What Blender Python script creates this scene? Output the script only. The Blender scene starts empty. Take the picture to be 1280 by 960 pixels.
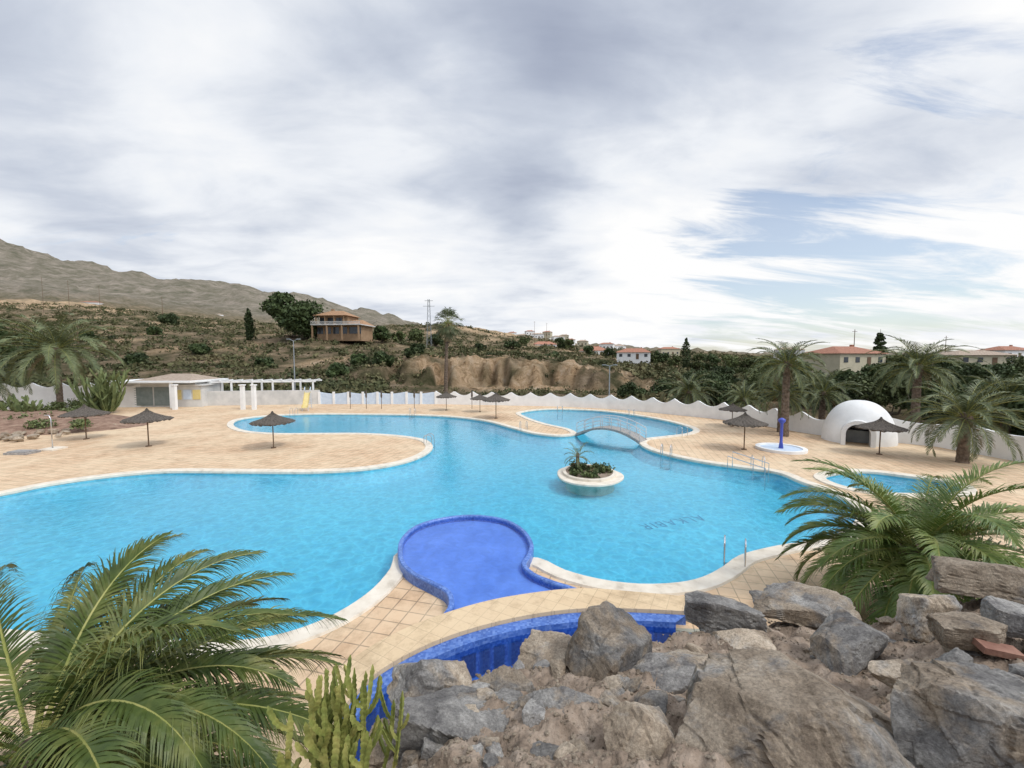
import bpy, math, random
import numpy as np
from mathutils import Vector, noise, geometry, Matrix

rnd = random.Random(7)
FPX = 520.0; H = 5.6; HOR = 447.0
TH = math.atan((480-HOR)/FPX)
scene = bpy.context.scene
COL = scene.collection

# ------------------------------------------------------------ survey helpers
def ray(px, py):
    x = (px-640)/FPX; u = (480-py)/FPX
    return Vector((x, math.cos(TH)+u*math.sin(TH), -math.sin(TH)+u*math.cos(TH)))
def G(px, py, z=0.0):
    d = ray(px, py); t = (z-H)/d.z
    return Vector((d.x*t, d.y*t, z))
def PD(px, py, depth):
    d = ray(px, py); t = depth/d.y
    return Vector((d.x*t, depth, H+d.z*t))

# ------------------------------------------------------------ materials
def new_mat(name):
    m = bpy.data.materials.new(name); m.use_nodes = True
    nt = m.node_tree; b = nt.nodes['Principled BSDF']
    return m, nt, b
def N(nt, typ, **kw):
    n = nt.nodes.new(typ)
    for k, v in kw.items():
        if hasattr(n, k): setattr(n, k, v)
    return n
def ramp(nt, stops):
    r = nt.nodes.new('ShaderNodeValToRGB')
    el = r.color_ramp.elements
    while len(el) < len(stops): el.new(0.5)
    for e, (p, c) in zip(el, stops):
        e.position = p; e.color = (c[0], c[1], c[2], 1)
    return r
def noise_mat(name, stops, scale=5, detail=5, rough=0.8, bump=0.0, bscale=None, bdist=0.02, rnd_obj=0.0, coord='Object', spec=0.3, trans=0.0, distort=0.0, metallic=0):
    m, nt, b = new_mat(name)
    tc = N(nt, 'ShaderNodeTexCoord')
    src = tc.outputs[coord]
    n = N(nt, 'ShaderNodeTexNoise'); n.inputs['Scale'].default_value = scale
    n.inputs['Detail'].default_value = detail; n.inputs['Roughness'].default_value = 0.6
    n.inputs['Distortion'].default_value = distort
    nt.links.new(src, n.inputs['Vector'])
    r = ramp(nt, stops)
    nt.links.new(n.outputs['Fac'], r.inputs['Fac'])
    col = r.outputs['Color']
    if rnd_obj > 0:
        oi = N(nt, 'ShaderNodeObjectInfo')
        hs = N(nt, 'ShaderNodeHueSaturation')
        mr = N(nt, 'ShaderNodeMapRange')
        mr.inputs['To Min'].default_value = 1-rnd_obj; mr.inputs['To Max'].default_value = 1+rnd_obj
        nt.links.new(oi.outputs['Random'], mr.inputs['Value'])
        nt.links.new(mr.outputs['Result'], hs.inputs['Value'])
        nt.links.new(col, hs.inputs['Color']); col = hs.outputs['Color']
    nt.links.new(col, b.inputs['Base Color'])
    b.inputs['Roughness'].default_value = rough
    b.inputs['Specular IOR Level'].default_value = spec
    b.inputs['Metallic'].default_value = metallic
    if bump > 0:
        n2 = N(nt, 'ShaderNodeTexNoise'); n2.inputs['Scale'].default_value = bscale or scale*4
        n2.inputs['Detail'].default_value = 6
        nt.links.new(src, n2.inputs['Vector'])
        bp = N(nt, 'ShaderNodeBump'); bp.inputs['Strength'].default_value = bump
        bp.inputs['Distance'].default_value = bdist
        nt.links.new(n2.outputs['Fac'], bp.inputs['Height'])
        nt.links.new(bp.outputs['Normal'], b.inputs['Normal'])
    if trans > 0:
        out = nt.nodes['Material Output']
        tr = N(nt, 'ShaderNodeBsdfTranslucent'); mx = N(nt, 'ShaderNodeMixShader')
        mx.inputs[0].default_value = trans
        nt.links.new(col, tr.inputs['Color'])
        nt.links.new(b.outputs[0], mx.inputs[1]); nt.links.new(tr.outputs[0], mx.inputs[2])
        nt.links.new(mx.outputs[0], out.inputs['Surface'])
    return m
def two(name, a, b_, **kw):
    return noise_mat(name, [(0.35, a), (0.65, b_)], **kw)

M = {}
M['white'] = two('white_render', (0.74,0.74,0.72), (0.84,0.84,0.82), scale=1.2, detail=8, rough=0.7, bump=0.15, bscale=30)
M['offwhite'] = two('weathered_render', (0.50,0.50,0.48), (0.64,0.63,0.60), scale=1.0, detail=8, rough=0.8)
M['white_metal'] = two('white_paint', (0.55,0.56,0.57), (0.62,0.62,0.62), scale=5, rough=0.4)
M['chrome'] = two('steel', (0.55,0.56,0.58), (0.7,0.7,0.72), scale=8, rough=0.2, metallic=1.0)
M['coping'] = noise_mat('coping_stone', [(0.3,(0.50,0.44,0.35)),(0.45,(0.68,0.61,0.50)),(0.7,(0.78,0.72,0.61))], scale=2.5, detail=9, rough=0.75, bump=0.3, bscale=40, bdist=0.01)
M['dark'] = two('interior_shade', (0.01,0.01,0.012), (0.025,0.025,0.03), scale=3, rough=0.6)  # near-black colour stands in for the shade inside openings
M['glass'] = two('window_glass', (0.03,0.04,0.05), (0.06,0.07,0.08), scale=2, rough=0.15, spec=0.6)
M['thatch'] = noise_mat('thatch', [(0.3,(0.04,0.035,0.03)),(0.7,(0.17,0.145,0.12))], scale=14, rough=1.0, bump=0.8, bscale=60)
M['wood'] = two('pole_wood', (0.10,0.06,0.035), (0.2,0.13,0.08), scale=12, rough=0.8)
M['trunk'] = noise_mat('palm_trunk', [(0.3,(0.07,0.05,0.035)),(0.7,(0.25,0.19,0.14))], scale=6, rough=0.95, bump=0.8, bscale=14, bdist=0.05)
M['bark'] = noise_mat('bark', [(0.3,(0.06,0.045,0.03)),(0.7,(0.16,0.12,0.09))], scale=6, rough=0.95, bump=0.5)
M['leaf_near'] = noise_mat('palm_leaflets', [(0.3,(0.035,0.062,0.014)),(0.47,(0.085,0.12,0.026)),(0.66,(0.23,0.23,0.065))], scale=1.8, rough=0.45, spec=0.4, trans=0.2)
M['leaf_right'] = noise_mat('palm_leaflets_green', [(0.3,(0.055,0.105,0.02)),(0.5,(0.13,0.19,0.04)),(0.70,(0.28,0.30,0.09))], scale=1.6, rough=0.42, spec=0.45, trans=0.2)
M['leaf_far'] = noise_mat('palm_leaflets_far', [(0.3,(0.06,0.085,0.035)),(0.7,(0.17,0.19,0.09))], scale=1.5, rough=0.5, rnd_obj=0.2)
M['rachis'] = two('palm_rachis', (0.22,0.25,0.06), (0.35,0.33,0.11), scale=4, rough=0.5)
M['dry'] = two('dry_fronds', (0.16,0.11,0.06), (0.32,0.24,0.14), scale=4, rough=0.9)
M['foliage_dark'] = noise_mat('foliage_dark', [(0.3,(0.022,0.038,0.013)),(0.7,(0.075,0.105,0.034))], scale=0.6, rough=0.7, rnd_obj=0.25)
M['foliage'] = noise_mat('foliage', [(0.3,(0.045,0.065,0.02)),(0.7,(0.14,0.165,0.06))], scale=0.7, rough=0.7, rnd_obj=0.25)
M['scrub'] = noise_mat('scrub', [(0.3,(0.03,0.042,0.018)),(0.48,(0.085,0.09,0.038)),(0.62,(0.16,0.14,0.07)),(0.74,(0.27,0.215,0.125))], scale=0.13, detail=9, rough=0.9)
M['cactus'] = noise_mat('cactus_skin', [(0.3,(0.10,0.13,0.03)),(0.5,(0.22,0.245,0.062)),(0.72,(0.42,0.39,0.13))], scale=7, rough=0.6, bump=0.3, bscale=40, bdist=0.01)
M['cactus_far'] = noise_mat('cactus_skin_muted', [(0.3,(0.07,0.10,0.035)),(0.7,(0.19,0.22,0.085))], scale=1.5, rough=0.6)
M['soil'] = noise_mat('soil', [(0.3,(0.12,0.088,0.063)),(0.5,(0.28,0.215,0.16)),(0.75,(0.46,0.37,0.29))], scale=5, detail=9, rough=1.0, bump=0.9, bscale=32, bdist=0.03)
M['red_soil'] = noise_mat('reddish_soil', [(0.3,(0.14,0.085,0.06)),(0.5,(0.27,0.17,0.12)),(0.75,(0.40,0.29,0.21))], scale=2, detail=9, rough=1.0, bump=0.9, bscale=12, bdist=0.1)
M['plaster_cream'] = two('plaster_cream', (0.46,0.42,0.30), (0.54,0.49,0.36), scale=1.0, rough=0.8)
M['plaster_tan'] = two('plaster_tan', (0.27,0.175,0.10), (0.36,0.24,0.145), scale=0.6, rough=0.85)
M['grey'] = two('grey_paint', (0.22,0.24,0.25), (0.30,0.32,0.33), scale=2, rough=0.6)
M['green_grey'] = two('shutter', (0.19,0.23,0.22), (0.25,0.29,0.28), scale=2, rough=0.5)
M['yellow'] = two('yellow_paint', (0.62,0.50,0.20), (0.68,0.56,0.26), scale=4, rough=0.4)
M['lightblue'] = two('light_blue_paint', (0.50,0.60,0.72), (0.60,0.69,0.79), scale=3, rough=0.5)
M['bluepost'] = two('blue_paint', (0.06,0.09,0.42), (0.09,0.12,0.5), scale=4, rough=0.35)
M['letters'] = two('dark_mosaic', (0.09,0.28,0.46), (0.13,0.38,0.56), scale=6, rough=0.5)
M['bridge_stone'] = noise_mat('bridge_stone', [(0.3,(0.22,0.21,0.2)),(0.7,(0.42,0.40,0.37))], scale=7, rough=0.9, bump=0.6)
M['brick_red'] = two('red_brick', (0.22,0.11,0.08), (0.32,0.18,0.13), scale=8, rough=0.9, bump=0.4)

def roof_mat(name, c1, c2):
    m, nt, b = new_mat(name)
    tc = N(nt, 'ShaderNodeTexCoord')
    w = N(nt, 'ShaderNodeTexWave'); w.inputs['Scale'].default_value = 6; w.inputs['Distortion'].default_value = 1.5
    n = N(nt, 'ShaderNodeTexNoise'); n.inputs['Scale'].default_value = 3; n.inputs['Detail'].default_value = 6
    nt.links.new(tc.outputs['Object'], w.inputs['Vector']); nt.links.new(tc.outputs['Object'], n.inputs['Vector'])
    r = ramp(nt, [(0.3, c1), (0.7, c2)]); nt.links.new(n.outputs['Fac'], r.inputs['Fac'])
    nt.links.new(r.outputs['Color'], b.inputs['Base Color']); b.inputs['Roughness'].default_value = 0.85
    bp = N(nt, 'ShaderNodeBump'); bp.inputs['Strength'].default_value = 0.6; bp.inputs['Distance'].default_value = 0.05
    nt.links.new(w.outputs['Fac'], bp.inputs['Height']); nt.links.new(bp.outputs['Normal'], b.inputs['Normal'])
    return m
M['roof'] = roof_mat('terracotta_tiles', (0.32,0.14,0.09), (0.46,0.22,0.14))
M['roof_tan'] = roof_mat('tan_tiles', (0.36,0.27,0.20), (0.50,0.40,0.31))
M['roof_orange'] = roof_mat('orange_tiles', (0.34,0.19,0.095), (0.46,0.27,0.15))

def rock_material(name='boulder_rock', bias=-0.13):
    m, nt, b = new_mat(name)
    tc = N(nt, 'ShaderNodeTexCoord'); oi = N(nt, 'ShaderNodeObjectInfo')
    ad = N(nt, 'ShaderNodeVectorMath'); ad.operation = 'ADD'
    nt.links.new(tc.outputs['Object'], ad.inputs[0]); nt.links.new(oi.outputs['Location'], ad.inputs[1])
    def nz(sc, det, ro=0.6, dist=0):
        n = N(nt, 'ShaderNodeTexNoise'); n.inputs['Scale'].default_value = sc; n.inputs['Detail'].default_value = det
        n.inputs['Roughness'].default_value = ro; n.inputs['Distortion'].default_value = dist
        nt.links.new(ad.outputs[0], n.inputs['Vector']); return n
    n1 = nz(3.0, 10, 0.70, 0.7)
    r1 = ramp(nt, [(0.28, (0.08,0.075,0.072)), (0.43, (0.19,0.18,0.17)), (0.56, (0.32,0.305,0.28)), (0.72, (0.54,0.515,0.475))])
    nt.links.new(n1.outputs['Fac'], r1.inputs['Fac'])
    r2 = ramp(nt, [(0.28, (0.16,0.12,0.085)), (0.45, (0.33,0.26,0.185)), (0.68, (0.54,0.45,0.34))])
    nt.links.new(n1.outputs['Fac'], r2.inputs['Fac'])
    n2 = nz(1.9, 8, 0.65, 0.4)
    mr = N(nt, 'ShaderNodeMath'); mr.operation = 'MULTIPLY_ADD'
    nt.links.new(oi.outputs['Random'], mr.inputs[0]); mr.inputs[1].default_value = 0.30; mr.inputs[2].default_value = bias
    ad2 = N(nt, 'ShaderNodeMath'); ad2.operation = 'ADD'
    nt.links.new(mr.outputs[0], ad2.inputs[0]); nt.links.new(n2.outputs['Fac'], ad2.inputs[1])
    rm = ramp(nt, [(0.48, (0,0,0)), (0.58, (0.9,0.9,0.9))]); nt.links.new(ad2.outputs[0], rm.inputs['Fac'])
    mx = N(nt, 'ShaderNodeMix'); mx.data_type = 'RGBA'
    nt.links.new(rm.outputs['Color'], mx.inputs[0]); nt.links.new(r1.outputs['Color'], mx.inputs[6]); nt.links.new(r2.outputs['Color'], mx.inputs[7])
    hs = N(nt, 'ShaderNodeHueSaturation'); m2 = N(nt, 'ShaderNodeMath'); m2.operation = 'FRACT'
    m3 = N(nt, 'ShaderNodeMath'); m3.operation = 'MULTIPLY'; nt.links.new(oi.outputs['Random'], m3.inputs[0]); m3.inputs[1].default_value = 7.31
    nt.links.new(m3.outputs[0], m2.inputs[0]); mrr = N(nt, 'ShaderNodeMapRange'); mrr.inputs['To Min'].default_value = 0.65; mrr.inputs['To Max'].default_value = 1.15
    nt.links.new(m2.outputs[0], mrr.inputs['Value']); nt.links.new(mrr.outputs['Result'], hs.inputs['Value']); nt.links.new(mx.outputs[2], hs.inputs['Color'])
    n3 = nz(48, 6, 0.78)
    r3 = ramp(nt, [(0.36, (0.25,0.25,0.25)), (0.64, (0.76,0.76,0.76))]); nt.links.new(n3.outputs['Fac'], r3.inputs['Fac'])
    mx2 = N(nt, 'ShaderNodeMix'); mx2.data_type = 'RGBA'; mx2.blend_type = 'OVERLAY'; mx2.inputs[0].default_value = 0.7
    nt.links.new(hs.outputs['Color'], mx2.inputs[6]); nt.links.new(r3.outputs['Color'], mx2.inputs[7])
    nt.links.new(mx2.outputs[2], b.inputs['Base Color'])
    b.inputs['Roughness'].default_value = 0.85; b.inputs['Specular IOR Level'].default_value = 0.3
    n4 = nz(8, 12, 0.75, 0.6)
    bp = N(nt, 'ShaderNodeBump'); bp.inputs['Strength'].default_value = 0.9; bp.inputs['Distance'].default_value = 0.04
    nt.links.new(n4.outputs['Fac'], bp.inputs['Height'])
    nt.links.new(bp.outputs['Normal'], b.inputs['Normal'])
    return m
M['rock'] = rock_material()
M['rock_brown'] = rock_material('rockery_rock', 0.15)

def paving(name, c1, c2, c3, size, mortar, rot=0.0, mcol=(0.25,0.19,0.14)):
    m, nt, b = new_mat(name)
    tc = N(nt, 'ShaderNodeTexCoord'); mp = N(nt, 'ShaderNodeMapping'); mp.inputs['Rotation'].default_value[2] = rot
    nt.links.new(tc.outputs['Object'], mp.inputs['Vector'])
    br = N(nt, 'ShaderNodeTexBrick'); br.offset = 0.0; br.squash = 1
    br.inputs['Scale'].default_value = 1.0; br.inputs['Brick Width'].default_value = size; br.inputs['Row Height'].default_value = size
    br.inputs['Mortar Size'].default_value = mortar; br.inputs['Mortar Smooth'].default_value = 0.3
    br.inputs['Color1'].default_value = (*c1, 1); br.inputs['Color2'].default_value = (*c2, 1); br.inputs['Mortar'].default_value = (*mcol, 1)
    nt.links.new(mp.outputs[0], br.inputs['Vector'])
    n = N(nt, 'ShaderNodeTexNoise'); n.inputs['Scale'].default_value = 0.22; n.inputs['Detail'].default_value = 8; n.inputs['Roughness'].default_value = 0.7
    nt.links.new(tc.outputs['Object'], n.inputs['Vector'])
    rm = ramp(nt, [(0.40, (0,0,0)), (0.64, (0.7,0.7,0.7))]); nt.links.new(n.outputs['Fac'], rm.inputs['Fac'])
    mx = N(nt, 'ShaderNodeMix'); mx.data_type = 'RGBA'
    nt.links.new(rm.outputs['Color'], mx.inputs[0]); nt.links.new(br.outputs['Color'], mx.inputs[6]); mx.inputs[7].default_value = (*c3, 1)
    n2 = N(nt, 'ShaderNodeTexNoise'); n2.inputs['Scale'].default_value = 1.3; n2.inputs['Detail'].default_value = 10; n2.inputs['Roughness'].default_value = 0.78
    nt.links.new(tc.outputs['Object'], n2.inputs['Vector'])
    r3 = ramp(nt, [(0.34, (0.60,0.57,0.54)), (0.52, (1,1,1))]); nt.links.new(n2.outputs['Fac'], r3.inputs['Fac'])
    mm = N(nt, 'ShaderNodeMix'); mm.data_type = 'RGBA'; mm.blend_type = 'MULTIPLY'; mm.inputs[0].default_value = 0.75
    nt.links.new(mx.outputs[2], mm.inputs[6]); nt.links.new(r3.outputs['Color'], mm.inputs[7])
    nt.links.new(mm.outputs[2], b.inputs['Base Color'])
    b.inputs['Roughness'].default_value = 0.8; b.inputs['Specular IOR Level'].default_value = 0.25
    bp = N(nt, 'ShaderNodeBump'); bp.inputs['Strength'].default_value = 0.4; bp.inputs['Distance'].default_value = 0.01
    nt.links.new(br.outputs['Fac'], bp.inputs['Height']); bp.invert = True
    nt.links.new(bp.outputs['Normal'], b.inputs['Normal'])
    return m
M['deck'] = paving('deck_tiles', (0.68,0.49,0.315), (0.60,0.41,0.255), (0.75,0.61,0.42), 0.40, 0.016, 0.25, (0.28,0.20,0.13))
M['walk'] = paving('walkway_tiles', (0.69,0.53,0.335), (0.64,0.48,0.30), (0.71,0.56,0.37), 0.3, 0.006, 0.5, (0.44,0.33,0.21))
def mosaic(name):
    m, nt, b = new_mat(name)
    tc = N(nt, 'ShaderNodeTexCoord')
    vo = N(nt, 'ShaderNodeTexVoronoi'); vo.inputs['Scale'].default_value = 22; vo.inputs['Randomness'].default_value = 0.15
    nt.links.new(tc.outputs['Object'], vo.inputs['Vector'])
    r = ramp(nt, [(0.1, (0.05,0.125,0.42)), (0.5, (0.085,0.19,0.54)), (0.9, (0.17,0.29,0.64))])
    nt.links.new(vo.outputs['Color'], r.inputs['Fac'])
    n = N(nt, 'ShaderNodeTexNoise'); n.inputs['Scale'].default_value = 1.5; n.inputs['Detail'].default_value = 6
    nt.links.new(tc.outputs['Object'], n.inputs['Vector'])
    r2 = ramp(nt, [(0.35, (0.8,0.8,0.8)), (0.6, (1,1,1))]); nt.links.new(n.outputs['Fac'], r2.inputs['Fac'])
    mm = N(nt, 'ShaderNodeMix'); mm.data_type = 'RGBA'; mm.blend_type = 'MULTIPLY'; mm.inputs[0].default_value = 1
    nt.links.new(r.outputs['Color'], mm.inputs[6]); nt.links.new(r2.outputs['Color'], mm.inputs[7])
    nt.links.new(mm.outputs[2], b.inputs['Base Color']); b.inputs['Roughness'].default_value = 0.35
    return m
M['blue_tile'] = mosaic('blue_mosaic')
def pool_floor_mat():
    m, nt, b = new_mat('pool_floor_mosaic_caustics')
    tc = N(nt, 'ShaderNodeTexCoord')
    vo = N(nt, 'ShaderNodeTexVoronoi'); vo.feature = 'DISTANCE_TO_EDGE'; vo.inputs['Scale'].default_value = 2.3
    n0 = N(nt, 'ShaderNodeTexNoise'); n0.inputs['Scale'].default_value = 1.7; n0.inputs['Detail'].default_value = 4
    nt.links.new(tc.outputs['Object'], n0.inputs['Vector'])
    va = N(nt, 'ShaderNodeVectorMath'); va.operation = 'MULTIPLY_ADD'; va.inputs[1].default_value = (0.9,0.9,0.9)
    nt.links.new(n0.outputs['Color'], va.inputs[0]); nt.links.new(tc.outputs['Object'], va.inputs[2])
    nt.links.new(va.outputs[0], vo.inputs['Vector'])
    r = ramp(nt, [(0.0, (0.33,0.75,0.87)), (0.12, (0.26,0.65,0.79)), (0.5, (0.21,0.59,0.75))])  # pale cell edges paint a caustic light net into the floor colour
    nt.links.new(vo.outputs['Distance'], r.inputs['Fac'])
    n = N(nt, 'ShaderNodeTexNoise'); n.inputs['Scale'].default_value = 0.15; n.inputs['Detail'].default_value = 5
    nt.links.new(tc.outputs['Object'], n.inputs['Vector'])
    r2 = ramp(nt, [(0.35, (0.84,0.90,0.95)), (0.65, (1,1,1))]); nt.links.new(n.outputs['Fac'], r2.inputs['Fac'])
    mm = N(nt, 'ShaderNodeMix'); mm.data_type = 'RGBA'; mm.blend_type = 'MULTIPLY'; mm.inputs[0].default_value = 1
    nt.links.new(r.outputs['Color'], mm.inputs[6]); nt.links.new(r2.outputs['Color'], mm.inputs[7])
    nt.links.new(mm.outputs[2], b.inputs['Base Color']); b.inputs['Roughness'].default_value = 0.5
    return m
M['pool_floor'] = pool_floor_mat()
def water_mat(name, tint, bscale=3.0, bstr=0.25, ior=1.33):
    m, nt, b = new_mat(name)
    nt.nodes.remove(b); out = nt.nodes['Material Output']
    tc = N(nt, 'ShaderNodeTexCoord')
    n = N(nt, 'ShaderNodeTexNoise'); n.inputs['Scale'].default_value = bscale; n.inputs['Detail'].default_value = 6; n.inputs['Distortion'].default_value = 0.8
    nt.links.new(tc.outputs['Object'], n.inputs['Vector'])
    bp = N(nt, 'ShaderNodeBump'); bp.inputs['Strength'].default_value = bstr; bp.inputs['Distance'].default_value = 0.05
    nt.links.new(n.outputs['Fac'], bp.inputs['Height'])
    fr = N(nt, 'ShaderNodeFresnel'); fr.inputs['IOR'].default_value = ior
    nt.links.new(bp.outputs['Normal'], fr.inputs['Normal'])
    tr = N(nt, 'ShaderNodeBsdfTransparent')
    r = ramp(nt, [(0.35, tuple(c*0.85 for c in tint)), (0.65, tint)]); nt.links.new(n.outputs['Fac'], r.inputs['Fac'])
    nt.links.new(r.outputs['Color'], tr.inputs['Color'])
    gl = N(nt, 'ShaderNodeBsdfGlossy'); gl.inputs['Roughness'].default_value = 0.04
    nt.links.new(bp.outputs['Normal'], gl.inputs['Normal'])
    mx = N(nt, 'ShaderNodeMixShader')
    nt.links.new(fr.outputs[0], mx.inputs[0]); nt.links.new(tr.outputs[0], mx.inputs[1]); nt.links.new(gl.outputs[0], mx.inputs[2])
    nt.links.new(mx.outputs[0], out.inputs['Surface'])
    return m
M['water'] = water_mat('pool_water', (0.60,0.94,1.0), 3.4, 0.36)
M['water_low'] = water_mat('lower_pool_water', (0.62,0.82,0.97), 3.0, 0.2)
M['kid_floor'] = two('blue_basin', (0.12,0.27,0.76), (0.155,0.32,0.84), scale=0.8, rough=0.5)
M['low_floor'] = two('deep_blue_basin', (0.07,0.20,0.56), (0.10,0.27,0.66), scale=1.0, rough=0.5)
M['kid_water'] = water_mat('paddling_water', (0.97,0.99,1.0), 4.0, 0.16, 1.28)

def terrain_mat():
    m, nt, b = new_mat('hillside_ground')
    tc = N(nt, 'ShaderNodeTexCoord')
    at = N(nt, 'ShaderNodeAttribute'); at.attribute_name = 'earth'
    far = N(nt, 'ShaderNodeAttribute'); far.attribute_name = 'far'
    def nz(sc, det, ro=0.6, dist=0):
        n = N(nt, 'ShaderNodeTexNoise'); n.inputs['Scale'].default_value = sc; n.inputs['Detail'].default_value = det; n.inputs['Roughness'].default_value = ro
        n.inputs['Distortion'].default_value = dist
        nt.links.new(tc.outputs['Object'], n.inputs['Vector']); return n
    n1 = nz(0.16, 10, 0.7)
    r1 = ramp(nt, [(0.34, (0.075,0.075,0.035)), (0.46, (0.15,0.13,0.07)), (0.56, (0.28,0.21,0.13)), (0.70, (0.46,0.36,0.25))])
    nt.links.new(n1.outputs['Fac'], r1.inputs['Fac'])
    n2 = nz(0.33, 11, 0.8, 0.8)
    r2 = ramp(nt, [(0.36, (0.15,0.105,0.055)), (0.43, (0.44,0.29,0.16)), (0.51, (0.66,0.47,0.29)), (0.66, (0.76,0.61,0.44))])
    nt.links.new(n2.outputs['Fac'], r2.inputs['Fac'])
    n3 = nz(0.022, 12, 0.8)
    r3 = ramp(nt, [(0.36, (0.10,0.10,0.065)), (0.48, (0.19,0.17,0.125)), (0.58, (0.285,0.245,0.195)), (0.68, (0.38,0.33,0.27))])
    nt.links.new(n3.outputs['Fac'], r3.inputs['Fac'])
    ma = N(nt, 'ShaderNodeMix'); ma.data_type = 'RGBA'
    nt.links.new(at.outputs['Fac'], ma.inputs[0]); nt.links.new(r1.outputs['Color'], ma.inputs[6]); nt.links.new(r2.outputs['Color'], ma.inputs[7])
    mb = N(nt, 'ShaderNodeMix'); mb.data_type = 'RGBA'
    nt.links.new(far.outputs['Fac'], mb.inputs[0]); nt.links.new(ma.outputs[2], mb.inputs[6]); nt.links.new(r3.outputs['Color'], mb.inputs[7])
    nt.links.new(mb.outputs[2], b.inputs['Base Color'])
    b.inputs['Roughness'].default_value = 1.0; b.inputs['Specular IOR Level'].default_value = 0.1
    bp = N(nt, 'ShaderNodeBump'); bp.inputs['Strength'].default_value = 0.8; bp.inputs['Distance'].default_value = 0.9
    nt.links.new(n2.outputs['Fac'], bp.inputs['Height'])
    bp2 = N(nt, 'ShaderNodeBump'); bp2.inputs['Strength'].default_value = 0.9; bp2.inputs['Distance'].default_value = 8.0
    nt.links.new(n3.outputs['Fac'], bp2.inputs['Height']); nt.links.new(bp.outputs['Normal'], bp2.inputs['Normal'])
    nt.links.new(bp2.outputs['Normal'], b.inputs['Normal'])
    return m
M['terrain'] = terrain_mat()

# ------------------------------------------------------------ mesh helpers
def thing(name, label, cat, loc=(0,0,0), group=None, rot=0.0):
    e = bpy.data.objects.new(name, None); COL.objects.link(e)
    e.location = loc; e.rotation_euler = (0, 0, rot); e.empty_display_size = 0.3
    e['label'] = label; e['category'] = cat
    if group: e['group'] = group
    return e
def mk(name, V, F, mats, parent=None, mi=None, smooth=False, label=None, loc=None, kind=None, cat=None, group=None):
    me = bpy.data.meshes.new(name)
    me.from_pydata([tuple(v) for v in V], [], [tuple(f) for f in F])
    if not isinstance(mats, (list, tuple)): mats = [mats]
    for m in mats: me.materials.append(m)
    if mi is not None: me.polygons.foreach_set('material_index', np.array(mi, dtype=np.int32))
    if smooth: me.polygons.foreach_set('use_smooth', np.ones(len(me.polygons), dtype=bool))
    me.update()
    o = bpy.data.objects.new(name, me); COL.objects.link(o)
    if parent: o.parent = parent
    if loc is not None: o.location = loc
    if label: o['label'] = label
    if kind: o['kind'] = kind
    if cat: o['category'] = cat
    if group: o['group'] = group
    return o
class MB:
    def __init__(s): s.v=[]; s.f=[]; s.m=[]
    def box(s, cx, cy, cz, sx, sy, sz, rot=0, mi=0):
        b = len(s.v); c, sn = math.cos(rot), math.sin(rot)
        for dz in (-.5, .5):
            for dx, dy in ((-.5,-.5),(.5,-.5),(.5,.5),(-.5,.5)):
                x, y = dx*sx, dy*sy
                s.v.append((cx+x*c-y*sn, cy+x*sn+y*c, cz+dz*sz))
        for f in ((0,3,2,1),(4,5,6,7),(0,1,5,4),(1,2,6,5),(2,3,7,6),(3,0,4,7)):
            s.f.append(tuple(b+i for i in f)); s.m.append(mi)
        return s
    def tube(s, pts, rad, n=8, mi=0, cap=True, prof=None):
        pts = [Vector(p) for p in pts]
        if not isinstance(rad, (list, tuple)): rad = [rad]*len(pts)
        b = len(s.v); prevS = None
        for i, p in enumerate(pts):
            t = (pts[min(i+1, len(pts)-1)]-pts[max(i-1, 0)]).normalized()
            ref = Vector((0,0,1)) if abs(t.z) < 0.95 else Vector((1,0,0))
            S = t.cross(ref).normalized() if prevS is None else (prevS - t*prevS.dot(t)).normalized()
            prevS = S; U = S.cross(t)
            for k in range(n):
                a = 2*math.pi*k/n; r = rad[i]*(prof[k % len(prof)] if prof else 1)
                s.v.append(tuple(p+S*math.cos(a)*r+U*math.sin(a)*r))
        for i in range(len(pts)-1):
            for k in range(n):
                k2 = (k+1) % n
                s.f.append((b+i*n+k, b+i*n+k2, b+(i+1)*n+k2, b+(i+1)*n+k)); s.m.append(mi)
        if cap:
            s.f.append(tuple(b+k for k in reversed(range(n)))); s.m.append(mi)
            s.f.append(tuple(b+(len(pts)-1)*n+k for k in range(n))); s.m.append(mi)
    def poly(s, pts, mi=0):
        b = len(s.v); s.v += [tuple(p) for p in pts]; s.f.append(tuple(range(b, b+len(pts)))); s.m.append(mi)
    def make(s, name, mats, parent=None, **kw):
        return mk(name, s.v, s.f, mats, parent, mi=s.m, **kw)
def boxpart(name, mat, parent, *a, **kw):
    MB().box(*a, **kw).make(name, M[mat], parent)
def copy_thing(root, loc, rot=0, scale=1.0, label=None):
    r = root.copy(); COL.objects.link(r); r.location = loc; r.rotation_euler = (0,0,rot)
    r.scale = (scale,)*3 if not isinstance(scale, tuple) else scale
    if label: r['label'] = label
    for c in list(root.children):
        k = c.copy(); k.parent = r; COL.objects.link(k)
    return r
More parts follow.
